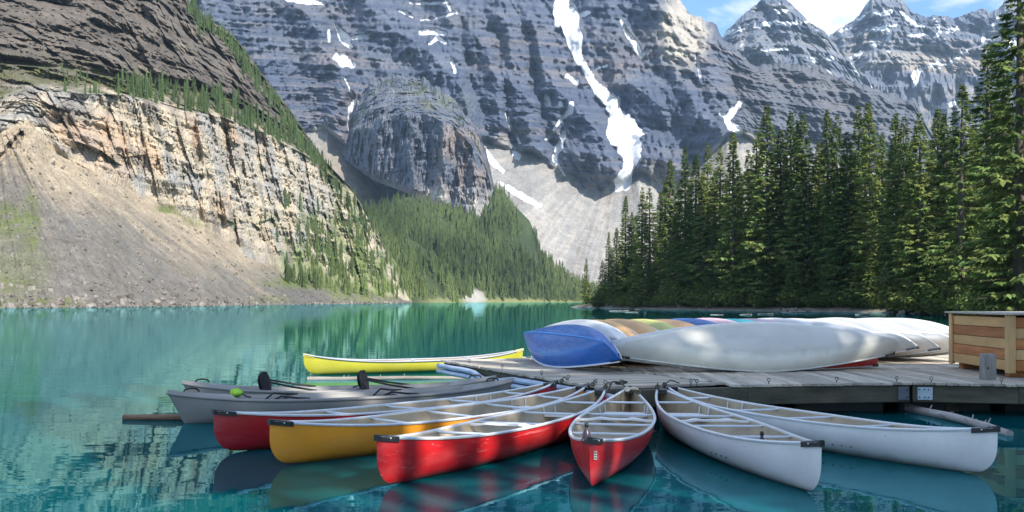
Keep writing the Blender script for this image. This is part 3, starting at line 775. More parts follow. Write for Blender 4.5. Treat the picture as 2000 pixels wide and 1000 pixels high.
def conifer(h, r, seed, whorls, per, sprays, low=.06, thin=0.0):
    """trunk and crown of a narrow spruce; boughs droop, tips lift; many needle sprays"""
    g = np.random.default_rng(seed)
    tb = MB()
    lean = g.normal(0, .006, 2) * h
    pts = []; rs = []
    for k in range(9):
        t = k / 8
        pts.append((lean[0] * t * t, lean[1] * t * t, h * t * .985 - .3 * (k == 0))); rs.append(h * .0125 * (1 - t) ** .8 + .02)
    tb.tube(pts, rs, 8)
    for _ in range(14):   # dead twigs on the lower trunk
        z = g.uniform(low * .3, low + .18) * h; a = g.uniform(0, 6.28); l = g.uniform(.4, 1.3) * r
        tb.tube([(0, 0, z), (math.cos(a) * l, math.sin(a) * l, z - .12 * l)], [.03, .008], 3, cap=False)
    n = whorls * per
    z = np.sort(low + (1 - low) * (g.random(n)) ** 1.12)
    z = np.minimum(z, .992)
    keep = g.random(n) > thin * (1 - z)
    z = z[keep]; n = len(z)
    az = np.arange(n) * 2.39996 + g.normal(0, .5, n)
    # irregular silhouette: sectors of the crown are fuller than others
    prof = np.minimum(1.0, .62 + 2.2 * (z - low)) * (1 - z) ** .80 + .012
    lump = 1 + .20 * np.sin(z * 23 + az * 1.0 + seed) + .12 * np.sin(z * 61 + az * 2 + 2 * seed)
    saw = (z * 30 + .5 * np.sin(az + seed)) % 1.0
    L = r * prof * lump * (1.12 - .34 * saw) * g.uniform(.86, 1.10, n)
    L = np.maximum(L, .10)
    droop = (.42 - .55 * z) + g.normal(0, .12, n)
    m = sprays
    s = (np.arange(m)[None, :] + g.random((n, m))) / m
    s = .22 + .80 * s ** .6
    side = np.where(np.arange(m)[None, :] % 2 == 0, 1, -1) * np.ones((n, 1))
    dx, dy = np.cos(az)[:, None], np.sin(az)[:, None]
    Lx = L[:, None]
    px = dx * Lx * s; py = dy * Lx * s
    pz = z[:, None] * h - droop[:, None] * Lx * (s - .55 * s * s) * 1.35
    # spray direction: outward and sideways, hanging a little
    w = g.uniform(.2, 1.0, (n, m)) * side * (1.2 - .6 * s)
    ox = dx * .75 - dy * w; oy = dy * .75 + dx * w
    oz = -droop[:, None] * .35 - g.uniform(.15, .95, (n, m)) + .2 * (s > .9)
    on = np.sqrt(ox ** 2 + oy ** 2 + oz ** 2); ox, oy, oz = ox / on, oy / on, oz / on
    ln = (.20 + .26 * Lx / r * r ** .35) * g.uniform(.65, 1.3, (n, m)) * (1.1 - .35 * s)
    ln = np.minimum(ln, .75 * Lx + .12)
    wd = ln * g.uniform(.14, .24, (n, m))
    # width vector: horizontal cross, tipped at random
    cx, cy = -oy, ox
    cn = np.sqrt(cx ** 2 + cy ** 2) + 1e-6; cx, cy = cx / cn, cy / cn
    tip = g.normal(0, .38, (n, m)); cz = np.sin(tip); cc = np.cos(tip); cx, cy = cx * cc, cy * cc
    P = np.stack([px + lean[0] * z[:, None] ** 2, py + lean[1] * z[:, None] ** 2, pz], -1)
    O = np.stack([ox, oy, oz], -1) * ln[..., None]
    W = np.stack([cx, cy, cz], -1) * wd[..., None]
    v0 = P; v1 = P + O * .42 + W; v2 = P + O; v3 = P + O * .42 - W
    v2[..., 2] -= ln * .10
    V = np.stack([v0, v1, v2, v3], 2).reshape(-1, 3)
    k = np.arange(n * m) * 4
    Fc = np.stack([k, k + 1, k + 2, k + 3], -1)
    me = mesh_np('crown', V, Fc)
    # new growth on the tips is yellower; older needles and lichen vary per bough
    bt = g.uniform(.66, 1.18, n)[:, None] * (0.72 + .5 * s)
    bt = np.repeat(bt.reshape(-1), 4)
    yel = np.repeat((g.uniform(.85, 1.25, n)[:, None] * np.ones((1, m))).reshape(-1), 4)
    add_col(me, np.stack([bt * yel, bt, bt * .95], -1))
    me.materials.append(M_needle)
    tm = tb.mesh('trunk'); tm.materials.append(M_bark)
    tm.polygons.foreach_set('use_smooth', np.ones(len(tm.polygons), bool))
    return tm, me

SPRUCE = [conifer(20.0, 2.15 + .25 * (k % 3), 20 + k, 82, 8, 19, low=(.05, .10, .07, .13, .05, .09, .06)[k], thin=(.0, .25, .1, .35, .0, .2, .1)[k]) for k in range(7)]
BARE = conifer(20.0, 2.5, 91, 74, 7, 22, low=.15, thin=.12)
THIN = conifer(20.0, 1.9, 55, 34, 5, 11, low=.25, thin=.4)
SLIM = conifer(20.0, 1.7, 77, 72, 7, 20, low=.04, thin=.1)

def spruce(px, top, d, label, variant=None, z=None, group='spruces on the right bank', wide=1.0):
    x = (px - 1000) / F * d
    gz = float(ground(np.array([x]), np.array([d]))[0]) if z is None else z
    gz = max(gz, .05)
    ztop = CAM_H - (top - HY) / F * d
    h = max(ztop - gz, 2.0)
    tm, cm = SPRUCE[random.randrange(7)] if variant is None else variant
    r = empty('spruce_tree', (x, d, gz - .05), (0, 0, random.uniform(0, 6.28)))
    w = 1.18 * wide * (h / 20.0) ** .75 * random.uniform(.9, 1.1)
    r.scale = (w, w, h / 20.0)
    for nm, me in (('trunk', tm), ('crown', cm)):
        o = bpy.data.objects.new(nm, me); o.parent = r; COL.objects.link(o)
    tag(r, label, 'tree', group)
    return r

ORD = ['first', 'second', 'third', 'fourth', 'fifth', 'sixth', 'seventh', 'eighth', 'ninth', 'tenth', 'eleventh', 'twelfth', 'thirteenth', 'fourteenth', 'fifteenth', 'sixteenth', 'seventeenth', 'eighteenth', 'nineteenth', 'twentieth', 'twenty-first', 'twenty-second', 'twenty-third', 'twenty-fourth', 'twenty-fifth', 'twenty-sixth', 'twenty-seventh', 'twenty-eighth', 'twenty-ninth', 'thirtieth', 'thirty-first', 'thirty-second', 'thirty-third', 'thirty-fourth', 'thirty-fifth', 'thirty-sixth', 'thirty-seventh', 'thirty-eighth', 'thirty-ninth', 'fortieth']
def shore_d(px):
    return float(np.interp(px, [1128, 1165, 1240, 1330, 1430, 1500, 1650, 1740, 1800, 1880, 1950, 2050], [246, 212, 188, 172, 161, 155, 142, 128, 114, 98, 84, 70]))
spruce(1145, 504, 247, 'small lone spruce on the tip of the wooded point', SLIM, wide=1.35)
SKY = [(1176, 506), (1189, 452), (1204, 443), (1221, 381), (1233, 413), (1253, 364), (1269, 366), (1309, 308), (1339, 284), (1358, 298), (1382, 276), (1406, 284), (1432, 255), (1461, 290), (1475, 256), (1499, 204), (1525, 252), (1544, 217), (1557, 233), (1573, 220), (1598, 274), (1618, 210), (1635, 222), (1656, 255), (1677, 204), (1704, 197), (1723, 260), (1752, 217), (1764, 224), (1800, 217), (1832, 210), (1846, 218)]
for k, (px, top) in enumerate(SKY):
    d = shore_d(px) + random.uniform(2.5, 14)
    spruce(px, top, d, ORD[k] + ' spruce tip along the right-bank skyline, counted from the wooded point', wide=random.uniform(.95, 1.15))
spruce(1877, 160, 99, 'dark spruce with a bare leaning grey trunk, beside the taller pale spruce', BARE, wide=1.15)
spruce(1929, 82, 104, 'tallest whole spruce on the bank, with a bare reddish trunk below', BARE, wide=1.25)
spruce(1962, 130, 112, 'thin pale green spruce squeezed between the two tallest trees', SLIM, wide=1.5)
spruce(1994, -120, 78, 'dark spruce cut off by the right edge of the photo', SPRUCE[0], wide=1.45)
# lower trees in front of the skyline row
for px, top, dd, lab in [(1373, 342, 4.5, 'shorter bright green spruce before the skyline row, above the first driftwood'), (1398, 416, 3.0, 'sparse half-height spruce with pale branch ends near the water'),
                         (1502, 384, 2.5, 'bright half-height spruce in front of the tallest middle spruces'), (1582, 352, 4.0, 'bright spruce of middle height behind the shore rocks'),
                         (1645, 330, 3.5, 'broad sunlit spruce before the skyline row, right of the shore rocks'), (1778, 300, 5.0, 'middle-height spruce in the dip before the dark right-hand trees'),
                         (1320, 420, 3.0, 'half-height dark spruce near the left end of the bank'), (1452, 440, 2.5, 'small spruce leaning over the shrubs of the middle bank'),
                         (1700, 470, 3.0, 'small spruce standing in shrubs below the right skyline'), (1550, 500, 2.2, 'low young spruce at the water beside the shore rocks'), (1265, 500, 2.5, 'low bushy spruce close to the wooded point'), (1815, 420, 4.0, 'slim spruce of half height left of the bare leaning trunk')]:
    spruce(px, top, shore_d(px) + dd, lab, wide=1.1)
# the second rank that closes the gaps
back = [(1215, 470), (1245, 420), (1285, 372), (1296, 350), (1325, 352), (1350, 360), (1370, 325), (1395, 330), (1420, 320), (1445, 310), (1468, 330), (1486, 300), (1512, 300), (1535, 290), (1565, 300), (1588, 310), (1608, 290), (1628, 300), (1648, 300), (1668, 290), (1690, 270), (1714, 300), (1738, 270), (1772, 280), (1786, 262), (1816, 270), (1860, 250), (1900, 240), (1912, 300), (1980, 210), (1895, 330), (1945, 260)]
for k, (px, top) in enumerate(back):
    spruce(px + random.uniform(-4, 4), top, shore_d(px) + random.uniform(16, 30), ORD[k] + ' spruce of the second rank behind the bank skyline, counted from the point', group='second rank of spruces on the bank')
for k, px in enumerate(range(1200, 2000, 38)):
    spruce(px + random.uniform(-9, 9), random.uniform(395, 480) if px > 1290 else random.uniform(480, 530), shore_d(px) + random.uniform(14, 26), ORD[k] + ' shorter spruce in the shade between the bank trunks, counted from the point', variant=THIN if k % 4 == 2 else None, group='understorey spruces on the bank')
# spruces that stand to the right of and behind the camera and shade the dock
HIGH = conifer(20.0, 2.3, 63, 50, 8, 20, low=.67, thin=.0)
for s_, t_, h, var in [(3.4, 10.5, 21, HIGH), (4.7, 10.0, 21, HIGH), (5.3, 12.5, 19, THIN), (4.3, 13, 20, THIN), (6.0, 9.5, 22, HIGH), (7.5, 11, 21, None), (8.9, 13, 22, None), (10.2, 12, 21, None), (11.8, 13.5, 22, None), (13.1, 12.5, 21, None), (14.5, 13, 22, None), (16.0, 12.5, 21, None),
                       (8.2, 18, 24, None), (9.7, 17.5, 25, None), (11.1, 19, 24, None), (12.6, 18, 25, None), (14.0, 19, 25, None), (13.3, 15.5, 24, None), (15.6, 18, 24, None), (10.9, 15.5, 24, None)]:
    x = .799 * s_ + .602 * t_; y = .602 * s_ - .799 * t_
    gz = float(ground(np.array([x]), np.array([y]))[0])
    tm, cm = var or SPRUCE[random.randrange(7)]
    r = empty('spruce_tree', (x, y, gz - .05), (0, 0, random.uniform(0, 6.28))); r.scale = (1.0, 1.0, h / 20)
    for nm, me in (('trunk', tm), ('crown', cm)):
        o = bpy.data.objects.new(nm, me); o.parent = r; COL.objects.link(o)
    tag(r, 'tall spruce standing beside the photographer and shading the dock', 'tree', 'spruces shading the dock')

# ---- shrubs along the bank
def shrub_mesh(seed, n=900):
    g = np.random.default_rng(seed)
    th = g.uniform(0, 6.28, n); rr = g.random(n) ** .4; zz = g.random(n)
    rad = np.sin(np.clip(zz * 2.6 + .35, 0, 3.1)) * (1 + .35 * np.sin(th * 3 + seed))
    P = np.stack([np.cos(th) * rr * rad, np.sin(th) * rr * rad, zz * 1.15 * (1 + .25 * np.sin(th * 2 + seed * 2)) + .05], -1)
    O = g.normal(0, 1, (n, 3)); O[:, 2] = np.abs(O[:, 2]) * .6; O /= np.linalg.norm(O, axis=1)[:, None]
    W = np.cross(O, g.normal(0, 1, (n, 3))); W /= np.linalg.norm(W, axis=1)[:, None]
    l = g.uniform(.09, .19, n)[:, None]
    V = np.stack([P, P + O * l * .5 + W * l * .35, P + O * l, P + O * l * .5 - W * l * .35], 1).reshape(-1, 3)
    k = np.arange(n) * 4
    me = mesh_np('foliage', V, np.stack([k, k + 1, k + 2, k + 3], -1))
    c = np.repeat(g.uniform(.6, 1.25, n), 4)
    add_col(me, np.stack([c * 1.05, c, c * .9], -1)); me.materials.append(M_shrub)
    st = MB()
    for _ in range(7):
        a = g.uniform(0, 6.28); q = g.uniform(.3, .8)
        st.tube([(0, 0, -.1), (math.cos(a) * q * .5, math.sin(a) * q * .5, .45), (math.cos(a) * q, math.sin(a) * q, .95)], [.03, .02, .008], 4, cap=False)
    sm = st.mesh('stem'); sm.materials.append(M_bark)
    return me, sm
SHRUBS = [shrub_mesh(s) for s in range(5)]
for k in range(40):
    px = 1150 + (k + random.random()) * (2010 - 1150) / 40
    d = shore_d(px) + random.uniform(.8, 5.0)
    x = (px - 1000) / F * d
    gz = float(ground(np.array([x]), np.array([d]))[0])
    if gz < .12: d += 2; x = (px - 1000) / F * d; gz = float(ground(np.array([x]), np.array([d]))[0])
    r = empty('shrub', (x, d, max(gz, .1) - .05), (0, 0, random.uniform(0, 6.28)))
    s_ = random.uniform(1.3, 2.7) * (1.25 if px > 1700 else 1); r.scale = (s_ * random.uniform(.9, 1.4), s_ * random.uniform(.9, 1.4), s_ * random.uniform(.8, 1.15))
    fm, sm = SHRUBS[k % 5]
    for nm, me in (('foliage', fm), ('stem', sm)):
        o = bpy.data.objects.new(nm, me); o.parent = r; COL.objects.link(o)
    tag(r, ORD[k] + ' leafy shrub along the right bank, counted from the wooded point', 'shrub', 'shrubs along the right bank')

# ---- small far spruces: few-sided tiers
def tiny_spruce(seed, tiers=7, spikes=6):
    g = np.random.default_rng(seed)
    V = []; Fc = []
    for t in range(tiers):
        z0 = .04 + .92 * t / tiers; z1 = min(1.0, z0 + 1.75 / tiers); r = .115 * (1 - z0) ** .8 * g.uniform(.8, 1.2) + .008
        b = len(V); V.append((0, 0, z1)); a0 = g.uniform(0, 6.28)
        for s in range(spikes * 2):
            a = a0 + math.pi * s / spikes
            rr = r * (g.uniform(.7, 1.4) if s % 2 == 0 else .3)
            V.append((math.cos(a) * rr, math.sin(a) * rr, z0 - (.02 if s % 2 == 0 else -.03) + g.uniform(-.012, .012)))
        for s in range(spikes * 2):
            Fc.append((b, b + 1 + s, b + 1 + (s + 1) % (spikes * 2)))
    b = len(V)
    for a in range(3):
        V.append((math.cos(a * 2.1) * .012, math.sin(a * 2.1) * .012, -.06))
    for a in range(3):
        V.append((0, 0, .2)); 
    Fc += [(b, b + 1, b + 4), (b + 1, b + 2, b + 5), (b + 2, b, b + 3)]
    return np.array(V, np.float32), np.array(Fc, np.int32)
TINY = [tiny_spruce(s) for s in range(6)]
TINY_ME = []
for V, Fc in TINY:
    me = mesh_np('spruce_tree', V, Fc); add_col(me, np.ones((len(V), 3))); me.materials.append(M_needle_far); TINY_ME.append(me)
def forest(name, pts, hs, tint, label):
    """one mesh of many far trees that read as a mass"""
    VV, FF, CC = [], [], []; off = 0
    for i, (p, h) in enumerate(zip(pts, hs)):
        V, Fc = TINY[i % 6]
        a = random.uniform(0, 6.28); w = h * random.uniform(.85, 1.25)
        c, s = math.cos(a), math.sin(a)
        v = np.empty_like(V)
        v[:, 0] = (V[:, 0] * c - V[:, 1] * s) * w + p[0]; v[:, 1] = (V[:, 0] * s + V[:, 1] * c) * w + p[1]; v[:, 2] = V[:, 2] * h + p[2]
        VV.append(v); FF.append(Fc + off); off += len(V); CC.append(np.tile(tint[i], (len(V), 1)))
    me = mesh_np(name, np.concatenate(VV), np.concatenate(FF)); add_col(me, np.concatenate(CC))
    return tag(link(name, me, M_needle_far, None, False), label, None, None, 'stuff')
def tiny(p, h, label, group):
    o = bpy.data.objects.new('spruce_tree', TINY_ME[random.randrange(6)])
    o.location = p; o.rotation_euler = (0, 0, random.uniform(0, 6.28)); w = h * random.uniform(.9, 1.3); o.scale = (w, w, h)
    COL.objects.link(o); tag(o, label, 'tree', group)

# ledge above the pale cliff: spruces that can be told apart
for k in range(85):
    px = random.uniform(95, 620); t = random.random()
    ylo = poly([(50, 178), (149, 184), (248, 188), (347, 214), (434, 232), (527, 270), (601, 306), (640, 335)], px); yhi = poly([(50, 130), (155, 145), (273, 168), (372, 178), (471, 206), (558, 256), (640, 325)], px)
    p, e = Lm.pick(px, lerp(ylo, yhi, t * .9))
    if px < 220 and random.random() < .65: continue
    tiny(p - Vector((0, 0, .4)), random.uniform(4.5, 9.5) * (.6 if px < 230 else 1), 'small dark spruce on the ledge above the pale cliff', 'spruces on the cliff ledge')
# down the shoulder of the left mountain
for k in range(55):
    t = random.random(); px = lerp(378, 720, t) + random.uniform(-14, 4); py = poly([(365, 5), (450, 72), (520, 165), (600, 275), (690, 398), (760, 505)], px + 8) + abs(random.gauss(0, 16)) + 3
    p, e = Lm.pick(px, py)
    tiny(p - Vector((0, 0, .4)), random.uniform(5, 11), 'small spruce on the steep shoulder of the left mountain', 'spruces on the mountain shoulder')
# clinging to the lower cliff and its foot
for k in range(58):
    px = random.gauss(610, 70); py = random.uniform(400, 552)
    if px < 430 or px > 735 or (px < 520 and not (395 < py < 450)) or py > poly([(430, 470), (560, 530), (640, 547), (720, 567), (800, 584)], px): continue
    p, e = Lm.pick(px, py)
    tiny(p - Vector((0, 0, .4)), random.uniform(4.5, 11.5), 'sunlit spruce clinging to the foot of the pale cliff', 'spruces at the cliff foot')
# the mass of forest on the slope and shore
pts, hs, tint = [], [], []
g = np.random.default_rng(5)
N = 7400
pxs = g.uniform(560, 1212, N); us = g.random(N)
for px, u in zip(pxs, us):
    c = int((px - Fm.x[0]) / 3.0); col_y = Fm.PY[:, c]
    py = lerp(col_y[0] - 1.0, col_y[-1], u ** .8)
    if 905 < px < 950 and py > 570 and g.random() < .8: continue
    if py > 586 and px > 820 and g.random() < .5: continue
    if px < 700 and py < 470: continue
    p, e = Fm.pick(px, py)
    if float(noise(np.array([p.x * .025]), np.array([p.y * .012]), np.array([6.0]))[0]) < -.42 + .25 * g.random(): continue
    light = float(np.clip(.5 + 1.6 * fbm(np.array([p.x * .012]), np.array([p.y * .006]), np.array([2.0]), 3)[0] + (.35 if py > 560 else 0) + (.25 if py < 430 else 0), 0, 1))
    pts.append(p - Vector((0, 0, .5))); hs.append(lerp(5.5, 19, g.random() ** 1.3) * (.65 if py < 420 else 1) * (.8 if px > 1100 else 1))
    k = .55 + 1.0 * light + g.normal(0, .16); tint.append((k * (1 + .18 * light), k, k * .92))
for k in range(190):
    px = g.uniform(600, 790); py = g.uniform(440, 590)
    p, e = Lm.pick(px, py)
    if e > 3 or py > poly([(430, 470), (560, 530), (640, 547), (720, 567), (800, 584)], px): continue
    pts.append(p - Vector((0, 0, .4))); hs.append(g.uniform(5, 11)); q = g.uniform(.8, 1.5); tint.append((q * 1.12, q, q * .85))
for k in range(150):     # sparse trees on top of the buttress
    px = g.uniform(690, 940); py = poly([(690, 240), (722, 175), (760, 155), (834, 165), (884, 204), (940, 290)], px) + abs(g.normal(0, 14))
    p, e = Hm.pick(px, py)
    pts.append(p); hs.append(g.uniform(4, 8)); tint.append((.8, .8, .8))
for k in range(260):
    px = g.uniform(120, 650)
    ylo = poly([(50, 178), (149, 184), (248, 188), (347, 214), (434, 232), (527, 270), (601, 306), (650, 340)], px); yhi = poly([(50, 130), (155, 145), (273, 168), (372, 178), (471, 206), (558, 256), (650, 335)], px)
    if px < 240 and g.random() < .6: continue
    p, e = Lm.pick(px, lerp(ylo, yhi, g.random() * 1.15)); pts.append(p - Vector((0, 0, .4))); hs.append(g.uniform(3.5, 9) * (.6 if px < 240 else 1)); q = g.uniform(.6, 1.1); tint.append((q, q, q * .95))
for k in range(190):
    px = g.uniform(372, 725); py = poly([(365, 5), (450, 72), (520, 165), (600, 275), (690, 398), (760, 505)], px + 6) + abs(g.normal(0, 13)) + 2
    p, e = Lm.pick(px, py); pts.append(p - Vector((0, 0, .4))); hs.append(g.uniform(4, 10)); q = g.uniform(.6, 1.15); tint.append((q, q, q * .95))
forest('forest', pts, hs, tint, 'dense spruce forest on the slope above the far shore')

# ---- loose blocks on the scree and the left shore
def block(seed):
    g = np.random.default_rng(seed)
    V = np.array([(i, j, k) for i in (-1, 1) for j in (-1, 1) for k in (-1, 1)], float) * g.uniform(.55, 1.1, (8, 3))
    return V, np.array([(0, 1, 3, 2), (4, 6, 7, 5), (0, 4, 5, 1), (2, 3, 7, 6), (0, 2, 6, 4), (1, 5, 7, 3)])
BL = [block(s) for s in range(6)]
VV, FF, CC = [], [], []; off = 0
for k in range(3800):
    px = g.uniform(-100, 800); u = g.random() ** 1.7
    c = int((px - Lm.x[0]) / 1.9); rows = np.where(Lm.SEG[:, c] == 0)[0]
    r = int(u * (len(rows) - 1)); p = (Lm.X[r, c], Lm.Y[r, c], Lm.Z[r, c])
    V, Fc = BL[k % 6]
    s_ = .13 + .45 * g.random() ** 6 * (1.6 if u < .15 else 1) + (.12 if u < .06 else 0)
    M = np.array(Euler((g.uniform(0, 6), g.uniform(0, 6), g.uniform(0, 6))).to_matrix())
    VV.append((V * s_) @ M.T + p); FF.append(Fc + off); off += 8
    q = g.uniform(.09, .25); CC.append(np.tile((q * 1.08, q * .96, q * .84), (8, 1)))
me = mesh_np('rubble', np.concatenate(VV), np.concatenate(FF)); add_col(me, np.concatenate(CC)); add_float(me, np.zeros(off), 'snow')
tag(link('rubble', me, M_rock_near, None, False), 'loose grey blocks strewn over the scree and along its shore', None, None, 'stuff')
# ------------------------------------------------------------------ boats
def hull_paint(name, col, rough=.38, wear=(.8, .8, .8), wear_amt=.25, scratch=True):
    m, nt, b = principled(name, rough, 0, .5)
    tc = node(nt, 'ShaderNodeTexCoord')
    t = tex(nt, 1.6, 5, .6, vec=tc.outputs['Object'])
    lo = tuple(c * .84 for c in col); hi = tuple(min(1, c * 1.1) for c in col)
    c = ramp(nt, t, [(.3, lo), (.7, hi)])
    if scratch:
        s1 = tex(nt, 9.0, 6, .75, vec=tc.outputs['Object'], mapscale=(.35, 2, 5))
        f = ramp(nt, s1, [(.60, 0.0), (.74, wear_amt)])
        c = mixrgb(nt, f, c, wear)
        s2 = tex(nt, 42.0, 2, .5, vec=tc.outputs['Object'], mapscale=(.5, 1, 1))
        f2 = ramp(nt, s2, [(.70, 0.0), (.76, wear_amt * .8)])
        c = mixrgb(nt, f2, c, wear)
        s3 = tex(nt, 3.2, 5, .7, vec=tc.outputs['Object'], mapscale=(.22, 1, 6))
        c = mixrgb(nt, ramp(nt, s3, [(.60, 0.0), (.66, wear_amt * .6)]), c, wear)
        rr = ramp(nt, s1, [(.4, rough * .8), (.75, min(.9, rough * 1.7))])
        nt.links.new(rr, b.inputs['Roughness'])
    # scum line and grime towards the bilge, faded patches higher up
    sx = node(nt, 'ShaderNodeSeparateXYZ'); nt.links.new(tc.outputs['Object'], sx.inputs[0])
    gn = tex(nt, 5.0, 4, .6, vec=tc.outputs['Object'])
    gm = node(nt, 'ShaderNodeMath', operation='MULTIPLY_ADD'); gm.inputs[1].default_value = .10
    nt.links.new(gn, gm.inputs[0]); nt.links.new(sx.outputs['Z'], gm.inputs[2])
    gf = ramp(nt, gm.outputs[0], [(.07, .55), (.125, .0)])
    c = mixrgb(nt, gf, c, tuple(q * .45 + .012 for q in col))
    fd = tex(nt, 2.6, 4, .7, vec=tc.outputs['Object'], mapscale=(.5, 1, 1.5))
    c = mixrgb(nt, ramp(nt, fd, [(.5, 0.0), (.75, .28)]), c, tuple(min(1, q * .75 + .16) for q in col))
    nt.links.new(c, b.inputs['Base Color'])
    b.inputs['Coat Weight'].default_value = .15; b.inputs['Coat Roughness'].default_value = .15
    bump(nt, b, t, .004)
    return m
P_red = hull_paint('red_hull', (.62, .016, .020), .36, (.88, .45, .42), .7)
P_dark_red = hull_paint('deep_red_hull', (.40, .012, .02), .36, (.6, .2, .2), .25)
P_orange = hull_paint('orange_hull', (.92, .37, .03), .38, (.85, .55, .25), .3)
P_white = hull_paint('white_hull', (.82, .82, .81), .36, (.5, .47, .42), .5)
P_cream = hull_paint('cream_hull', (.90, .88, .80), .45, (.45, .41, .32), .35)
P_blue = hull_paint('blue_hull', (.002, .13, .52), .42, (.03, .32, .78), .55)
P_yellow = hull_paint('yellow_green_hull', (.40, .375, .03), .42, (.5, .45, .1), .3)
P_lime = hull_paint('lime_hull', (.70, .70, .16), .45, (.7, .7, .4), .3)
P_peach = hull_paint('faded_orange_hull', (.90, .50, .16), .48, (.86, .66, .42), .5)
P_pink = hull_paint('faded_pink_hull', (.82, .55, .62), .5, (.8, .65, .68), .4)
P_teal = hull_paint('teal_hull', (.0, .36, .44), .45, (.2, .5, .55), .4)
P_greyw = hull_paint('pale_grey_hull', (.82, .82, .80), .42, (.45, .44, .42), .35)
P_kayak = plain('grey_moulded_plastic', (.27, .26, .245), .48, var=.10, scale=2.5)
P_lining = plain('beige_lining', (.43, .355, .25), .55, var=.25, scale=2.0, bump_d=.003)
P_alu = plain('brushed_aluminium', (.80, .82, .84), .34, .25, var=.08, scale=14)
P_tube = plain('pale_blue_tube', (.70, .78, .88), .35, .0, var=.06, scale=8)
P_black = plain('black_plastic', (.018, .018, .02), .45, var=.3, scale=20)
P_strap = plain('black_webbing', (.02, .02, .024), .8, var=.3, scale=60)
P_rope = plain('pale_rope', (.55, .52, .45), .85, var=.3, scale=40)
P_rope_dark = plain('dark_rope', (.10, .085, .06), .9, var=.4, scale=40)
P_whiteplastic = plain('white_plastic', (.85, .86, .88), .4, var=.05, scale=6)
P_greengear = plain('lime_fabric', (.16, .36, .03), .7, var=.35, scale=14)
P_yellowcap = plain('yellow_plastic', (.72, .60, .05), .45, var=.1, scale=8)

class Shape:
    """canoe form: x along the boat, waterline at z = 0 when afloat"""
    def __init__(s, L=5.0, B=.84, mid=.30, end=.45, draft=.035, rock=.05, stem=.26, rake=.0, full=2.0):
        s.L, s.B, s.mid, s.end, s.draft, s.rock, s.stem, s.rake, s.full = L, B, mid, end, draft, rock, stem, rake, full
    def half(s, u): return s.B / 2 * max(0.0, 1 - abs(u) ** s.full) ** .92
    def sheer(s, u): return s.mid + (s.end - s.mid) * abs(u) ** 3.0
    def keel(s, u): return -s.draft + s.rock * abs(u) ** 3
    def point(s, u, v, inset=0.0, lift=0.0):
        """v: -1 starboard gunwale .. 0 keel .. 1 port gunwale"""
        a = abs(v) * math.pi / 2
        zk = s.keel(u) + lift; zg = s.sheer(u)
        h = 1 - max(0.0, math.cos(a)) ** .85
        z = zk + (zg - zk) * h
        hf = max(s.half(u) - inset, .0)
        y = math.copysign(hf * math.sin(a) ** (.70 + .55 * abs(u) ** 4), v) if v else 0.0
        e = abs(u) ** 7
        rr = s.stem
        hz = max(0.0, min(1.0, (z - zk) / rr))
        tuck = rr * (1 - math.sqrt(max(0.0, 1 - (1 - hz) ** 2))) + s.rake * (1 - (z - zk) / (zg - zk + 1e-6))
        x = u * (s.L / 2 - inset) - math.copysign(tuck * e, u)
        return Vector((x, y, z))
    def gun(s, u, side, inset=0.0):
        return s.point(u, side, inset)
US = sorted(set([round(math.sin(math.pi / 2 * k / 22), 5) for k in range(-22, 23)]))

def canoe_parts(root, sh, paint, lining=True, gun_mat=None, cap_mat=None, keel_rib=None, cap_len=.20, gw=.013):
    gun_mat = gun_mat or P_alu; cap_mat = cap_mat or P_black
    nv = 22
    g = MB(); g.grid([[sh.point(u, -1 + 2 * j / nv) for j in range(nv + 1)] for u in US])
    h = g.build('hull', paint, root, True)
    if keel_rib is not None:
        k = MB(); k.tube([sh.point(u, 0) + Vector((0, 0, -.004)) for u in US[2:-2]], .014, 6); k.build('keel_strip', keel_rib, root, True)
    if lining:
        g = MB(); g.grid([[sh.point(u * .992, 1 - 2 * j / nv, .012, .052) for j in range(nv + 1)] for u in US])
        g.build('lining', P_lining, root, True)
    for sd in (-1, 1):
        g = MB()
        pts = [sh.gun(u, sd) + Vector((0, 0, .004)) for u in US]
        n = len(pts); w = gw
        prof = [(-w, -.014), (w, -.014), (w * 1.25, .0), (w * .7, .011), (-w * .7, .011), (-w * 1.25, 0)]
        rows = []
        for i, p in enumerate(pts):
            t = (pts[min(i + 1, n - 1)] - pts[max(i - 1, 0)]); t.z = 0; t.normalize()
            q = Vector((-t.y, t.x, 0))
            rows.append([p + q * a + Vector((0, 0, b)) for a, b in prof] + [p + q * prof[0][0] + Vector((0, 0, prof[0][1]))])
        g.grid(rows); g.build('gunwale', gun_mat, root, True, auto=40)
    for e in (-1, 1):
        us = [e * (1 - q) for q in (0.0, .01, .025, .045, .06, .08)]
        us = [u for u in us if (1 - abs(u)) * sh.L / 2 <= cap_len + .02] or us[:3]
        P = []
        for u in us:
            a = sh.gun(u, -1) ; b = sh.gun(u, 1); c = (a + b) / 2; w = max((b - a).length / 2 + .017, .022)
            d = Vector((math.copysign(.012, e) if u == us[0] else 0, 0, 0))
            zz = .020
            P.append([c + d + Vector((0, -w, -.035)), c + d + Vector((0, -w, zz * .6)), c + d + Vector((0, -w * .5, zz)), c + d + Vector((0, w * .5, zz)), c + d + Vector((0, w, zz * .6)), c + d + Vector((0, w, -.035))])
        g = MB(); g.grid(P)
        g.add(P[0], [(0, 1, 2, 3, 4, 5)]); g.add(P[-1], [(5, 4, 3, 2, 1, 0)])
        cp = g.build('end_cap', cap_mat, root, False)
        for sdn in (-1, 1):
            u = us[len(us) // 2]; q = sh.gun(u, sdn)
            b = MB(); b.box(q + Vector((0, sdn * .020, -.006)), (.014, .010, .014), bevel=.003); b.build('rivet', P_alu, cp)
    return h

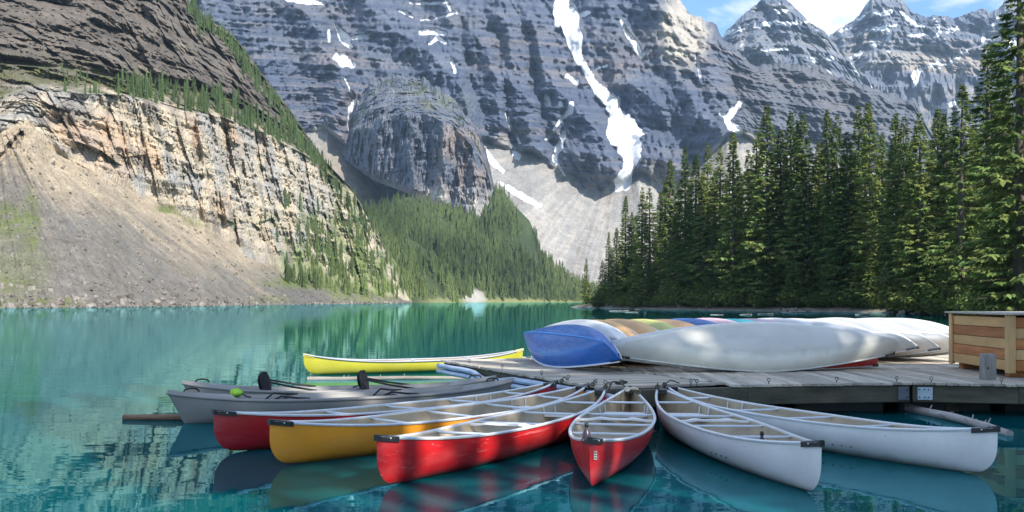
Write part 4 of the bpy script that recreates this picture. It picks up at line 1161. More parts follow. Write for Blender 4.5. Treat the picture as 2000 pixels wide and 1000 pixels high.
def bar(root, sh, u, name='thwart', mat=None, drop=.02, r=.014, bow=0.0):
    a = sh.gun(u, -1, .005); b = sh.gun(u, 1, .005)
    pts = [a.lerp(b, k / 6) + Vector((bow * math.sin(math.pi * k / 6), 0, -drop)) for k in range(7)]
    g = MB(); g.tube(pts, r, 8)
    o = g.build(name, mat or P_tube, root, True)
    for p in (pts[0], pts[-1]):
        f = MB(); f.box(p.lerp(pts[3], .05) + Vector((0, 0, .006)), (.05, .035, .012), bevel=.004); f.build('bracket', P_alu, o)
    return o
def yoke(root, sh, u):
    a = sh.gun(u, -1, .005); b = sh.gun(u, 1, .005)
    P = []
    for k in range(25):
        t = k / 24; c = a.lerp(b, t) + Vector((0, 0, -.02))
        s_ = abs(t - .5) * 2
        wd = .03 + .035 * math.exp(-((s_ - .45) / .18) ** 2)
        off = .10 * math.exp(-(s_ / .30) ** 2) * -1 + .0
        c += Vector((off, 0, .018 * math.exp(-((s_ - .45) / .2) ** 2)))
        P.append([c + Vector((-wd, 0, -.01)), c + Vector((-wd, 0, .01)), c + Vector((wd, 0, .01)), c + Vector((wd, 0, -.01)), c + Vector((-wd, 0, -.01))])
    g = MB(); g.grid(P); g.build('yoke', P_whiteplastic, root, True, auto=40)
def seat(root, sh, u, w=.24):
    du = w / sh.L
    st = MB()
    a = sh.point(u - du, -.80, .03); b = sh.point(u - du, .80, .03); c = sh.point(u + du, .80, .03); d = sh.point(u + du, -.80, .03)
    z = sh.mid - .07
    for p in (a, b, c, d): p.z = z
    top = [a, d, c, b]; low = [p - Vector((0, 0, .03)) for p in top]
    st.add(top + low, [(0, 1, 2, 3), (7, 6, 5, 4), (0, 4, 5, 1), (1, 5, 6, 2), (2, 6, 7, 3), (3, 7, 4, 0)])
    o = st.build('seat', P_whiteplastic if w > .2 else P_lining, root)
    for p in (a, b, c, d):
        h = MB(); h.tube([p, Vector((p.x, p.y * 1.04, sh.sheer(u) - .01))], .006, 6); h.build('hanger', P_alu, o)

def tip_pair(b, s, end):
    """bow and stern gunwale tips given as pixels at the height of the ends"""
    return at_z(b[0], b[1], end), at_z(s[0], s[1], end)
def float_canoe(name, b, s, paint, label, bars=(-.70, -.36, .02, .38), seat_u=(-.56,), yoke_u=None, end=.45, group='canoes moored at the dock', gun_mat=None, cap_mat=None, heel=0.0, shape_kw=None, detail=True, keel_rib=None, gw=.013, cap_len=.2):
    pb, ps = tip_pair(b, s, end)
    d = pb - ps; L = d.length
    yaw = math.atan2(d.y, d.x)
    c = (pb + ps) / 2
    kw = dict(L=L, end=end); kw.update(shape_kw or {})
    sh = Shape(**kw)
    r = empty(name, (c.x, c.y, 0), (heel, 0, yaw))
    canoe_parts(r, sh, paint, True, gun_mat, cap_mat, keel_rib, cap_len, gw)
    for u in bars: bar(r, sh, u)
    for u in seat_u: seat(r, sh, u)
    if yoke_u is not None: yoke(r, sh, yoke_u)
    tag(r, label, 'canoe', group)
    return r, sh

# afloat, bows towards the camera
c1, s1 = float_canoe('canoe', (418, 803), (1088, 745), P_dark_red, 'dark red canoe, hindmost of the red canoes moored at the dock, beside the grey kayaks', heel=R(1.2))
c2, s2 = float_canoe('canoe', (526, 822), (1148, 751), P_orange, 'orange canoe with a black bow cap afloat between two red canoes', heel=R(-1))
c3, s3 = float_canoe('canoe', (737, 853), (1182, 758), P_red, 'bright red canoe lying broadside beside the orange canoe, dappled with sun', yoke_u=.10, bars=(-.70, -.36, .02, .40), heel=R(1))
c4, s4 = float_canoe('canoe', (1152, 858), (1231, 756), P_red, 'bright red canoe pointing its bow at the camera, between red and white canoes', bars=(-.68, -.30, .06, .38), yoke_u=-.10, heel=R(0))
c5, s5 = float_canoe('canoe', (1603, 864), (1285, 757), P_white, 'nearest white canoe afloat, beside the red canoe pointing at the camera', bars=(-.70, -.28, .06, .42), yoke_u=-.10, heel=R(-1))
c6, s6 = float_canoe('canoe', (1947, 836), (1298, 752), P_white, 'white canoe afloat on the far right, its bow next to the floating log', bars=(-.72, -.30, .04, .40), heel=R(-1.5))
for cc, ss in ((c5, s5), (c6, s6)):
    for u_ in (.30, .345, .39, .435):
        q = ss.point(u_, -.62); b_ = MB(); b_.box(q + Vector((0, -.004, 0)), (.014, .012, .014), None, .004); b_.build('bolt', P_black, cc)
# the yellow canoe behind the dock corner
c7, s7 = float_canoe('canoe', (1021, 682), (593, 692), P_yellow, 'yellow-green canoe with grey gunwales floating behind the dock corner', bars=(-.5, 0, .5), seat_u=(), gun_mat=plain('grey_vinyl', (.42, .44, .50), .5, var=.06), cap_mat=P_yellowcap, shape_kw=dict(stem=.30, mid=.26), gw=.028, cap_len=.45, group='canoes moored at the dock')

# ---- grey moulded kayaks
def kayak(left, right, label, seats_up, end=.40):
    pl, pr = at_z(left[0], left[1], end), at_z(right[0], right[1], end)
    d = pl - pr; L = d.length; c = (pl + pr) / 2
    sh = Shape(L=L, B=.84, mid=.27, end=end, draft=.03, rock=.0, stem=.06, rake=.22, full=2.8)
    r = empty('kayak', (c.x, c.y, 0), (0, 0, math.atan2(d.y, d.x)))
    nv = 20
    g = MB(); g.grid([[sh.point(u, -1 + 2 * j / nv) for j in range(nv + 1)] for u in US]); g.build('hull', P_kayak, r, True)
    # rolled rim
    for sd in (-1, 1):
        g = MB(); g.tube([sh.gun(u, sd) + Vector((0, -sd * .01 * (1 - abs(u)), -.005)) for u in US], [.028 * (1 - .35 * abs(u)) for u in US], 8); g.build('rim', P_kayak, r, True)
    # deck with a sunken cockpit
    P = []
    for i in range(61):
        u = -1 + 2 * i / 60; row = []
        for j in range(15):
            v = -1 + 2 * j / 14
            a = sh.gun(u, 1); y = a.y * v
            well = (1 - sstep(.62, .76, abs(v))) * (1 - sstep(.60, .70, abs(u + .02)))
            hump = .045 * (1 - v * v) * (1 - well)
            ridge = .12 * math.exp(-((u - .22) / .07) ** 2) + .12 * math.exp(-((u + .30) / .07) ** 2)
            z = a.z + hump - well * max(.20 - ridge, .05)
            row.append(Vector((a.x, y, float(z))))
        P.append(row)
    g = MB(); g.grid(P); g.build('deck', P_kayak, r, True)
    for u in (.88, -.86):
        q = sh.gun(u, 1); z = q.z + .05
        g = MB(); g.tube([Vector((q.x - .10, 0, z)), Vector((q.x - .07, 0, z + .035)), Vector((q.x, 0, z + .045)), Vector((q.x + .07, 0, z + .035)), Vector((q.x + .10, 0, z))], .012, 6); g.build('handle', P_black, r, True)
    for u in (.46, -.16):
        q = sh.gun(u, 1); x = q.x
        if seats_up:
            g = MB(); rows = []
            for i in range(9):
                t = i / 8; row = []
                for j in range(9):
                    a = -1 + 2 * j / 8; wv = .10 * math.sqrt(max(0, 1 - (2 * t - 1) ** 2 * .86))
                    row.append(Vector((x + .03 * a * a + .06 * t + .55 * a * wv, a * wv, .23 + .30 * t)))
                rows.append(row)
            g.grid(rows)
            rows2 = [[p + Vector((.03 + .085 * max(0, 1 - (p.y / .22) ** 2) * .6 * math.sin(math.pi * min(1, max(0, (p.z - .18) / .40))), 0, 0)) for p in row] for row in rows]; g.grid(rows2)
            rim = [rows[i][0] for i in range(9)] + [rows[8][j] for j in range(9)] + [rows[i][8] for i in range(8, -1, -1)] + [rows[0][j] for j in range(8, -1, -1)]
            b = g.build('seat_back', P_strap, r, True)
            e = MB(); e.tube([p + Vector((.018, 0, 0)) for p in rim], .022, 6, closed=True); e.build('edge_trim', P_strap, b, True)
            for sd in (-1, 1):
                st = MB(); st.tube([Vector((x + .07, sd * .19, .42)), Vector((x - .30, sd * .30, .34)), Vector((x - .66, sd * .37, .285))], .015, 6); st.build('strap', P_strap, b, True)
                st = MB(); st.tube([Vector((x + .05, sd * .17, .33)), Vector((x + .22, sd * .32, .27))], .010, 6); st.build('strap', P_strap, b, True)
        else:
            g = MB(); g.box((x - .05, 0, .21), (.42, .36, .06), Euler((0, R(8), 0)), .025); b = g.build('seat_back', P_strap, r, False)
            for sd in (-1, 1):
                st = MB(); st.tube([Vector((x + .05, sd * .16, .25)), Vector((x - .08, sd * .26, .325)), Vector((x - .28, sd * .33, .30)), Vector((x - .44, sd * .37, .29))], .014, 6); st.build('strap', P_strap, b, True)
    tag(r, label, 'kayak', 'grey kayaks moored at the dock')
    return r
k1 = kayak((356, 748), (969, 738), 'grey kayak with two upright black seat backs, behind the other kayak', True)
k2 = kayak((327, 768), (1003, 743), 'nearer grey kayak with its black seats folded flat', False)

# ---- small gear lying in the boats
def in_boat(canoe, v):
    return canoe.matrix_world @ Vector(v)
bpy.context.view_layer.update()
def uv_ball(r, sx=1, sy=1, sz=1, n=10, lump=.12, seed=1):
    g = np.random.default_rng(seed); P = []
    for i in range(n + 1):
        th = math.pi * i / n; row = []
        for j in range(n * 2 + 1):
            ph = 2 * math.pi * (j % (n * 2)) / (n * 2)
            k = r * (1 + lump * math.sin(3 * ph + seed) * math.sin(th) + lump * .6 * math.sin(5 * th + ph))
            row.append(Vector((math.sin(th) * math.cos(ph) * k * sx, math.sin(th) * math.sin(ph) * k * sy, math.cos(th) * k * sz)))
        P.append(row)
    return P
p = at(457, 762, 13.55)
r = empty('gear_bag', (p.x, p.y + .08, .36)); g = MB(); g.grid(uv_ball(.075, 1.2, 1, .8)); g.build('bag', P_greengear, r, True)
g = MB(); g.tube([(.07, 0, .0), (.11, -.03, -.02), (.16, -.05, -.045), (.22, -.05, -.055)], .010, 6); g.build('drawcord', P_strap, r, True)
tag(r, 'round lime green gear bag lying on the nearer grey kayak', 'bag')
def bottle(p, s, label):
    r = empty('bailer_bottle', p); g = MB()
    prof = [(.0, 0), (.034, 0), (.036, .02), (.036, .12), (.030, .15), (.014, .175), (.014, .20)]
    g.grid([[Vector((math.cos(a) * q * s, math.sin(a) * q * s, z * s)) for q, z in prof] for a in [2 * math.pi * k / 12 for k in range(13)]])
    b = g.build('body', plain('dark_bottle', (.05, .035, .06), .3, var=.2), r, True)
    g = MB(); g.tube([(0, 0, .195 * s), (0, 0, .225 * s)], .017 * s, 10); g.build('lid', P_black, r, True)
    tag(r, label, 'bottle')
q = in_boat(c4, (1.62, -.13, .1)); bottle((q.x, q.y, .21), 1.15, 'dark bottle standing in the bow of the red canoe that points at the camera')
q = in_boat(c4, (1.74, -.09, .1)); r = empty('sponge', (q.x, q.y, .27)); g = MB(); g.grid(uv_ball(.055, 1.2, 1, .8, seed=4)); g.build('foam', P_greengear, r, True)
tag(r, 'small lime green sponge beside the dark bottle in the red canoe', 'sponge')
q = in_boat(c5, (1.42, -.06, .1)); bottle((q.x, q.y, .14), 1.1, 'dark bottle standing in the nearest white canoe')
# registration sticker on the red bow
g = MB()
bx = s4.point(.972, .86); by = s4.point(.93, .86); up_ = Vector((0, 0, 1))
bm_ = s4.point(.985, -.62)
ex = (by - bx).normalized(); nn = Vector((ex.y, -ex.x, 0)).normalized()
if nn.y < 0: nn = -nn
o0 = s4.point(.968, .84) + nn * .006
st_mat = plain('sticker_white', (.62, .66, .62), .5, var=.1)
def plate(o0, ex, w, h, th=.002):
    g = MB(); ez = Vector((0, 0, 1)); n = nn
    vs = [o0 + ex * a + ez * b + n * c for c in (0, th) for a, b in ((-w / 2, -h / 2), (w / 2, -h / 2), (w / 2, h / 2), (-w / 2, h / 2))]
    return g.add(vs, [(0, 1, 2, 3), (7, 6, 5, 4), (0, 4, 5, 1), (1, 5, 6, 2), (2, 6, 7, 3), (3, 7, 4, 0)])
stk = plate(o0, ex, .060, .072).build('sticker', st_mat, c4)
for dx, dz, w, h in [(-.012, .022, .022, .016), (.014, .022, .014, .014), (0, 0, .044, .008), (-.008, -.022, .026, .016), (.018, -.020, .010, .012)]:
    plate(o0 + ex * dx + Vector((0, 0, dz)) + nn * .002, ex, w, h, .001).build('mark', P_black, stk)
# ------------------------------------------------------------------ dock and what stands on it
DZ = .45      # deck height above the lake
def wood(name, lo, hi, grain=(1.2, 14, 14), rough=.8, rnd=.35, bumpd=.004, scale=1.6):
    m, nt, b = principled(name, rough, 0, .3)
    tc = node(nt, 'ShaderNodeTexCoord'); oi = node(nt, 'ShaderNodeObjectInfo')
    ad = node(nt, 'ShaderNodeVectorMath', operation='ADD')
    cm = node(nt, 'ShaderNodeCombineXYZ')
    ml = node(nt, 'ShaderNodeMath', operation='MULTIPLY'); ml.inputs[1].default_value = 57.0
    nt.links.new(oi.outputs['Random'], ml.inputs[0]); nt.links.new(ml.outputs[0], cm.inputs[0]); nt.links.new(ml.outputs[0], cm.inputs[2])
    nt.links.new(tc.outputs['Object'], ad.inputs[0]); nt.links.new(cm.outputs[0], ad.inputs[1])
    t = tex(nt, scale, 6, .65, vec=ad.outputs[0], mapscale=grain)
    t2 = tex(nt, .9, 3, .5, vec=ad.outputs[0])
    c = ramp(nt, t, [(.28, lo), (.72, hi)])
    k = ramp(nt, t2, [(.3, .8), (.7, 1.12)])
    c = mixrgb(nt, 1.0, c, k, 'MULTIPLY')
    k2 = ramp(nt, oi.outputs['Random'], [(0, 1 - rnd), (1, 1 + rnd * .5)])
    c = mixrgb(nt, 1.0, c, k2, 'MULTIPLY')
    nt.links.new(c, b.inputs['Base Color'])
    bump(nt, b, t, bumpd)
    return m
W_deck = wood('weathered_deck_wood', (.40, .35, .28), (.70, .635, .53), rnd=.32)
W_beam = wood('wet_mossy_timber', (.065, .062, .045), (.17, .16, .12), (1.0, 5, 5), rnd=.2, bumpd=.008)
W_post = wood('grey_post_wood', (.16, .15, .14), (.38, .36, .33), (9, 9, 1.0), rnd=.1, bumpd=.008)
W_cedar = wood('cedar_boards', (.36, .135, .05), (.58, .26, .10), (1.0, 9, 9), rnd=.30)
W_pale = wood('pale_pine_trim', (.52, .32, .14), (.68, .46, .23), (9, 9, 1.2), rnd=.1)
W_lid = wood('grey_pine_lid', (.40, .36, .30), (.60, .55, .48), (1.0, 9, 9), rnd=.1)
W_drift = wood('bleached_driftwood', (.17, .155, .14), (.42, .39, .35), (1.2, 8, 8), rnd=.3, bumpd=.01)
W_log = wood('brown_wet_log', (.13, .075, .05), (.36, .22, .15), (1.2, 8, 8), rnd=.1, bumpd=.008)
W_bleach = wood('sun_bleached_log', (.30, .27, .25), (.66, .62, .58), (1.2, 8, 8), rnd=.1, bumpd=.01)
P_float = plain('blue_white_float_plastic', (.40, .50, .66), .35, var=.3, scale=3.0, mapscale=(1, 1, 4))
P_galv = plain('galvanised_plate', (.42, .47, .55), .45, .5, var=.15, scale=12)

def v2(a): return Vector((a[0], a[1]))
A = v2((-1.34, 19.6)); Bc = v2((1.24, 13.42))          # left edge of the finger
ed = (Bc - A).normalized(); cr = Vector((-ed.y, ed.x))  # across the finger (towards +x)
if cr.x < 0: cr = -cr
dock = empty('dock', (3, 16, 0))
tag(dock, 'weathered grey plank dock carrying the overturned canoes', 'dock')
dinv = Vector((3, 16, 0))
def dpart(mb, name, mat, smooth=False):
    mb.v = [(v[0] - 3, v[1] - 16, v[2]) for v in mb.v]
    return mb.build(name, mat, dock, smooth)
def plank(p, q, w, name='plank', th=.038, mat=None, z=DZ, par=None, jit=True):
    """board from p to q (2-D), centred on that line; the object's x axis runs along it"""
    d = (q - p); L = d.length
    g = MB(); g.box((0, 0, -th / 2), (L, w, th), None, .004)
    o = g.build(name, mat or W_deck, par or dock)
    c = (p + q) / 2
    o.location = Vector((c.x, c.y, z + (random.uniform(-.004, .004) if jit else 0))) - (dinv if (par or dock) is dock else Vector((0, 0, 0)))
    o.rotation_euler = (0, 0, math.atan2(d.y, d.x) + (random.gauss(0, .0012) if jit else 0))
    return o
FW = 1.75     # width of the finger
n = int((Bc - A).length / .148)
for k in range(n):
    p = A + ed * (.075 + k * .148)
    a = random.uniform(-.02, .02)
    plank(p + cr * (-.03 + a), p + cr * FW, .139)
# main deck: boards run from the front edge backwards
def front_y(x): return float(np.interp(x, [1.2, 3.22, 5.62, 7.0, 11.0], [13.42, 13.88, 14.27, 13.95, 13.3]))
def back_y(x): return float(np.interp(x, [-1.34, .21, 4, 6, 9.5, 11.5], [19.7, 20.8, 23.4, 25, 26, 26]))
def finger_x(y):   # right edge of the finger
    t = (y - (A + cr * FW).y) / ed.y
    return ((A + cr * FW) + ed * t).x
x = 1.0
while x < 10.6:
    y0 = front_y(x) - .02 + random.uniform(-.015, .015); y1 = 17.22
    # start behind the finger's edge
    ys = np.arange(y0, 26, .05)
    ok = [yy for yy in ys if finger_x(yy) + .09 < x]
    if ok:
        ya = max(ok[0], y0)
        if ya < y1 - .3: plank(v2((x, ya)), v2((x, y1 + random.uniform(-.01, .01))), .139)
        yb = max(ya, 17.30)
        if back_y(x) > yb + .4: plank(v2((x + .03, yb)), v2((x + .03, back_y(x))), .139)
    x += .147
for x in np.arange(-.75, 1.0, .147):
    ys = np.arange(14, 26, .05); ok = [yy for yy in ys if finger_x(yy) + .09 < x]
    if ok and back_y(x) > ok[0] + .3: plank(v2((float(x), ok[0])), v2((float(x), back_y(x))), .139)
# timbers under the deck edge
def beam(p, q, name, h=.24, w=.12, z=.41 - .12, mat=None):
    d = q - p; g = MB(); g.box((0, 0, 0), (d.length, w, h), None, .01)
    o = g.build(name, mat or W_beam, dock); c = (p + q) / 2
    o.location = Vector((c.x, c.y, z)) - dinv; o.rotation_euler = (0, 0, math.atan2(d.y, d.x)); return o
fr = [(1.30, 13.50), (3.22, 13.95), (5.60, 14.34), (5.66, 14.34), (7.0, 14.03), (11.0, 13.38)]
beam(v2(fr[0]), v2(fr[1]), 'edge_beam'); beam(v2(fr[1]), v2(fr[2]), 'edge_beam'); beam(v2(fr[3]), v2(fr[4]), 'edge_beam'); beam(v2(fr[4]), v2(fr[5]), 'edge_beam')
beam(A + cr * .08, Bc + cr * .08, 'edge_beam', .20, .10, .31)
beam(v2((-1.2, 19.75)), v2((4, 23.3)), 'edge_beam'); beam(v2((4, 23.3)), v2((9.5, 25.9)), 'edge_beam')
for x0, y0 in [(2.4, 13.95), (4.2, 14.4), (6.4, 14.5), (8.2, 14.2), (4.0, 18), (7.5, 19), (9.6, 17), (1.5, 18.5), (6, 23.5), (9.0, 24)]:
    g = MB(); g.tube([(x0 - 3, y0 + .25 - 16, -1.5), (x0 - 3, y0 + .25 - 16, .40)], .13, 10); g.build('pile', W_beam, dock, True)
# black boxes added under the deck to keep the gap dark
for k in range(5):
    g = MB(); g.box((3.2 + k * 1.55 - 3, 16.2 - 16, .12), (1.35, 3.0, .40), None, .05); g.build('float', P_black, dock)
# blue-white float hose along the finger, kinked
for off, zz, rr in ((-.085, .345, .046), (-.10, .245, .044)):
    pts = []
    Lf = (Bc - A).length
    for k in range(41):
        t = k / 40; p = A + ed * (t * (Lf + .35)) + cr * (off - .02 * math.exp(-((t - .36) / .05) ** 2) + .005 * math.sin(t * 23 + zz * 9))
        pts.append((p.x, p.y, zz - .085 * sstep(.26, .36, t) * (1 - sstep(.40, .56, t)) + .003 * math.sin(t * 41)))
    g = MB(); g.tube(pts, rr, 10); dpart(g, 'float_hose', P_float, True)
# bracket plates where the beams meet
def bplate(xa, ya, xb, yb, z0, z1, mat):
    p = v2((xa, ya)); q = v2((xb, yb)); d = (q - p); g = MB(); g.box((0, 0, 0), (d.length, .012, z1 - z0), None, .003)
    o = g.build('bracket_plate', mat, dock); c = (p + q) / 2; o.location = Vector((c.x, c.y, (z0 + z1) / 2)) - dinv; o.rotation_euler = (0, 0, math.atan2(d.y, d.x))
    for sx in (.22, -.05, -.38) if mat is P_galv else (.3,):
        for sz in (-.3, .3):
            b = MB(); b.tube([(sx * d.length, -.006, sz * (z1 - z0)), (sx * d.length, -.020, sz * (z1 - z0))], .011, 6); bo = b.build('bolt', P_black, o, False)
nrm = (v2(fr[4]) - v2(fr[3])).normalized(); off = Vector((nrm.y, -nrm.x)) * .072
a_ = v2(fr[3]) + nrm * .06 + off; b_ = a_ + nrm * .20
bplate(a_.x, a_.y, b_.x, b_.y, .205, .385, P_galv)
nrm = (v2(fr[2]) - v2(fr[1])).normalized(); off = Vector((nrm.y, -nrm.x)) * .072
b_ = v2(fr[2]) - nrm * .03 + off; a_ = b_ - nrm * .16
bplate(a_.x, a_.y, b_.x, b_.y, .205, .385, plain('dark_galvanised', (.16, .17, .20), .5, .4, var=.2))
# mooring eyes screwed into the deck edge
def eye(x, y):
    g = MB(); g.tube([(0, 0, -.02), (0, 0, .03)], .006, 6)
    ring = [(math.cos(t) * .022, 0, .052 + math.sin(t) * .022) for t in [2 * math.pi * k / 12 for k in range(12)]]
    g.tube(ring, .005, 5, closed=True)
    o = g.build('mooring_eye', P_black, dock, True); o.location = Vector((x, y, DZ)) - dinv; o.rotation_euler = (0, 0, random.uniform(-.8, .8))
for px in (1340, 1352, 1496, 1635, 1760, 1826, 1950):
    d = 14.2; xx = (px - 1000) / F * d; eye(xx, front_y(xx) + .12)
for t in (.18, .42, .66, .80, .93, .97): p = A + ed * (t * (Bc - A).length) + cr * .10; eye(p.x, p.y)

# mooring lines: one per boat
def rope(pts, label, mat=None, r=.008, extra=None):
    e = empty('mooring_rope', pts[0]); o = Vector(pts[0])
    sm = []
    P = [Vector(p) for p in pts]
    for i in range(len(P) - 1):
        p0, p1, p2, p3 = P[max(i - 1, 0)], P[i], P[i + 1], P[min(i + 2, len(P) - 1)]
        for k in range(6):
            t = k / 6
            sm.append(.5 * ((2 * p1) + (p2 - p0) * t + (2 * p0 - 5 * p1 + 4 * p2 - p3) * t * t + (3 * p1 - p0 - 3 * p2 + p3) * t ** 3) - o)
    sm.append(P[-1] - o)
    g = MB(); g.tube(sm, r, 6); g.build('line', mat or P_rope, e, True)
    g = MB(); ring = [(math.cos(t) * .025, math.sin(t) * .012, .01 + math.sin(t) * .02) for t in [2 * math.pi * k / 10 for k in range(10)]]
    g.tube(ring, r * 1.1, 5, closed=True); g.build('knot', mat or P_rope, e, True)
    tag(e, label, 'rope')
for px, py, z0, ex_, ey_, lab, m_ in [(1097, 745, .46, .10, .35, 'dark mooring rope from the hindmost red canoe to the finger edge', P_rope_dark), (1158, 752, .46, .08, .42, 'dark mooring rope from the orange canoe to the deck', P_rope_dark),
                          (1183, 757, .46, .12, .45, 'mooring rope from the sun-dappled red canoe to the deck corner', P_rope_dark), (1284, 757, .46, .05, .30, 'mooring rope from the nearest white canoe to the deck', P_rope_dark), (1298, 752, .46, .25, .35, 'mooring rope from the right-hand white canoe to the deck', P_rope_dark)]:
    p = at_z(px, py, z0)
    rope([p, p + Vector((ex_ * .4, ey_ * .4, .05)), p + Vector((ex_, ey_, .0))], lab, m_, .009)
p = at_z(1231, 757, .46)
rope([p + Vector((.05, -.42, -.03)), p + Vector((-.02, -.30, .0)), p + Vector((-.08, -.1, .02)), p + Vector((-.12, .10, .08)), p + Vector((-.02, .22, .05)), p + Vector((-.16, .28, .03)), p + Vector((-.05, .35, .02)), p + Vector((-.2, .2, .06)), p + Vector((-.26, .08, .01)), p + Vector((-.30, -.02, -.2))], 'tangled mooring rope at the stern of the red canoe pointing at the camera', P_rope_dark, .013)
rope([p + Vector((-.10, -.50, .01)), p + Vector((-.02, -.42, .03)), p + Vector((.05, -.40, .01)), p + Vector((.02, -.33, .0)), p + Vector((-.06, -.36, .02))], 'short pale painter coiled on the rear thwart of the red canoe', P_rope, .014)

# ---- canoes stored on the dock, leaning on one gunwale
def stored(label, paint, tip, yaw, lean, L=4.75, group='overturned canoes stored on the dock', near=True, kw=None, keel=None, caps=None, gun=None, bottom=DZ, name='canoe', lining=True):
    """tip: (x, y) of the boat's local -x end; yaw: heading of local +x; lean: signed degrees off fully upside down"""
    k = dict(L=L, end=.43, mid=.31, draft=.02, rock=.06); k.update(kw or {})
    sh = Shape(**k)
    rot = Euler((R(180 - lean), 0, R(yaw)), 'XYZ')
    M = rot.to_matrix()
    c = Vector((tip[0], tip[1], 0)) + Vector((math.cos(R(yaw)), math.sin(R(yaw)), 0)) * (L / 2)
    lo = min((M @ sh.point(u, v)).z for u in US for v in (-1, -.9, .9, 1))
    r = empty(name, (c.x, c.y, bottom - lo + .012), rot)
    canoe_parts(r, sh, paint, lining, gun, caps, keel, gw=.02 if gun else .013)
    tag(r, label, 'canoe', group)
    return r, sh
YAW = 106.5
P_blue_light = plain('scuffed_blue_keel', (.06, .32, .80), .5, var=.2)
row = [('blue canoe leaning overturned at the left end of the stored row', P_blue), ('white overturned canoe wedged between the blue one and the orange ones', P_white),
       ('first orange overturned canoe after the white one', P_peach), ('second orange overturned canoe, next to the lime one', P_peach), ('lime green overturned canoe in the stored row', P_lime),
       ('peach overturned canoe next to the lime green one', plain('salmon', (.80, .45, .22), .5)), ('second blue overturned canoe, a thin rim behind the big white canoe', P_blue), ('mauve pink overturned canoe left of the teal one', P_pink),
       ('teal overturned canoe in the stored row', P_teal), ('pink overturned canoe right of the teal one', P_pink)]
wl_ = ['first', 'second', 'third', 'fourth', 'fifth', 'sixth', 'seventh', 'eighth', 'ninth']
for k in range(7): row.append((wl_[k] + ' pale grey overturned canoe after the pink one, counting towards the wooden box', P_greyw))
nrow = len(row)
for i, (lab, pt) in enumerate(row):
    if i == 0: tip = (1.42, 15.62)
    elif i == 1: tip = (1.75, 16.6)
    else:
        t = (i - 2) / (nrow - 3); tip = (lerp(2.05, 8.35, t), lerp(17.15, 18.5, t))
    stored(lab, pt, tip, YAW, (42 if i == 0 else 51) + random.uniform(-2.5, 2.5), L=(4.45 if i == 0 else random.uniform(4.65, 4.85)), keel=P_blue_light if i == 0 else (P_whiteplastic if i > 9 else None), gun=P_whiteplastic, kw=dict(B=.90) if i else dict(B=.92, stem=.2), lining=i in (0,))  # white keel strips on the pale hulls are added as ridge highlights
# the two big cream canoes lying broadside in front
stored('large cream-white overturned canoe lying broadside in front of the stored row', P_cream, (1.74, 16.0), 9.0, -48, L=4.8, kw=dict(B=.94, stem=.28, end=.46, full=1.65), lining=True)
stored('white overturned canoe nested just behind the large cream one, only its bow showing', P_greyw, (1.46, 16.22), 9.0, -48, L=4.7, kw=dict(B=.90, stem=.28, end=.46, full=1.65), lining=False)
stored('red canoe peeping out under the right end of the large cream canoe', P_red, (3.22, 16.72), 11, -12, L=3.1, kw=dict(B=.62, mid=.20, end=.24, rock=.02, stem=.12), lining=True)

# ---- wooden box with horizontal boards
bx0 = Vector((7.55, 17.4)); bx1 = Vector((7.40, 15.05))
crate = empty('wooden_box', (bx1.x, bx1.y, DZ)); tag(crate, 'tall wooden storage box of cedar boards at the right edge of the dock', 'box')
sd = (bx0 - bx1); SL = sd.length; yawc = math.atan2(sd.y, sd.x); crate.rotation_euler = (0, 0, yawc)
BW = 1.5; BH = .80; z0 = .10
nb = 5; bh = BH / nb
for k in range(nb):
    for nm, c, d in (('board', (SL / 2, -.008 + (k % 2) * .004, z0 + bh * (k + .5)), (SL - .04, .03, bh - .008)), ('board', (SL / 2, -BW, z0 + bh * (k + .5)), (SL - .04, .03, bh - .008))):
        g = MB(); g.box((0, 0, 0), d, Euler((R(-3.5 if c[1] > -.1 else 3.5), 0, 0)), .004); o = g.build(nm, W_cedar if k % 2 else wood('pine_board', (.55, .32, .13), (.68, .43, .20), (1.0, 9, 9), rnd=.1), crate); o.location = c
    for cx in (.02, SL - .02):
        g = MB(); g.box((0, 0, 0), (BW - .06, .03, bh - .008), None, .004); o = g.build('board', W_cedar if (k + 1) % 2 else W_pale, crate); o.location = (cx, -BW / 2, z0 + bh * (k + .5)); o.rotation_euler = (0, 0, R(90))
for cx, cy in ((.035, .028), (SL - .035, .028), (.035, -BW - .03), (SL - .035, -BW - .03)):
    g = MB(); g.box((0, 0, 0), (.13, .032, BH + .06), None, .005); o = g.build('corner_post', W_pale, crate); o.location = (cx, cy, z0 + BH / 2)
    g = MB(); g.box((0, 0, 0), (.032, .10, BH + .06), None, .005); o = g.build('corner_post', W_pale, crate); o.location = (-.026 if cx < 1 else SL + .026, cy + (-.04 if cy > -1 else .04), z0 + BH / 2)
for k in range(5):
    g = MB(); g.box((0, 0, 0), (SL + .16, .335, .028), None, .005); o = g.build('lid_board', W_lid, crate); o.location = (SL / 2, .10 - .17 - k * .34, z0 + BH + .05); o.rotation_euler = (0, R(0), 0)
for cx in (.25, SL - .25):
    g = MB(); g.box((0, 0, 0), (.14, BW - .1, .10), None, .01); o = g.build('skid', W_cedar, crate); o.location = (cx, -BW / 2, .05)
g = MB(); g.box((SL / 2, -BW / 2, z0 + BH / 2), (SL - .08, BW - .08, BH - .02), None, .01); g.build('inner_case', W_beam, crate)
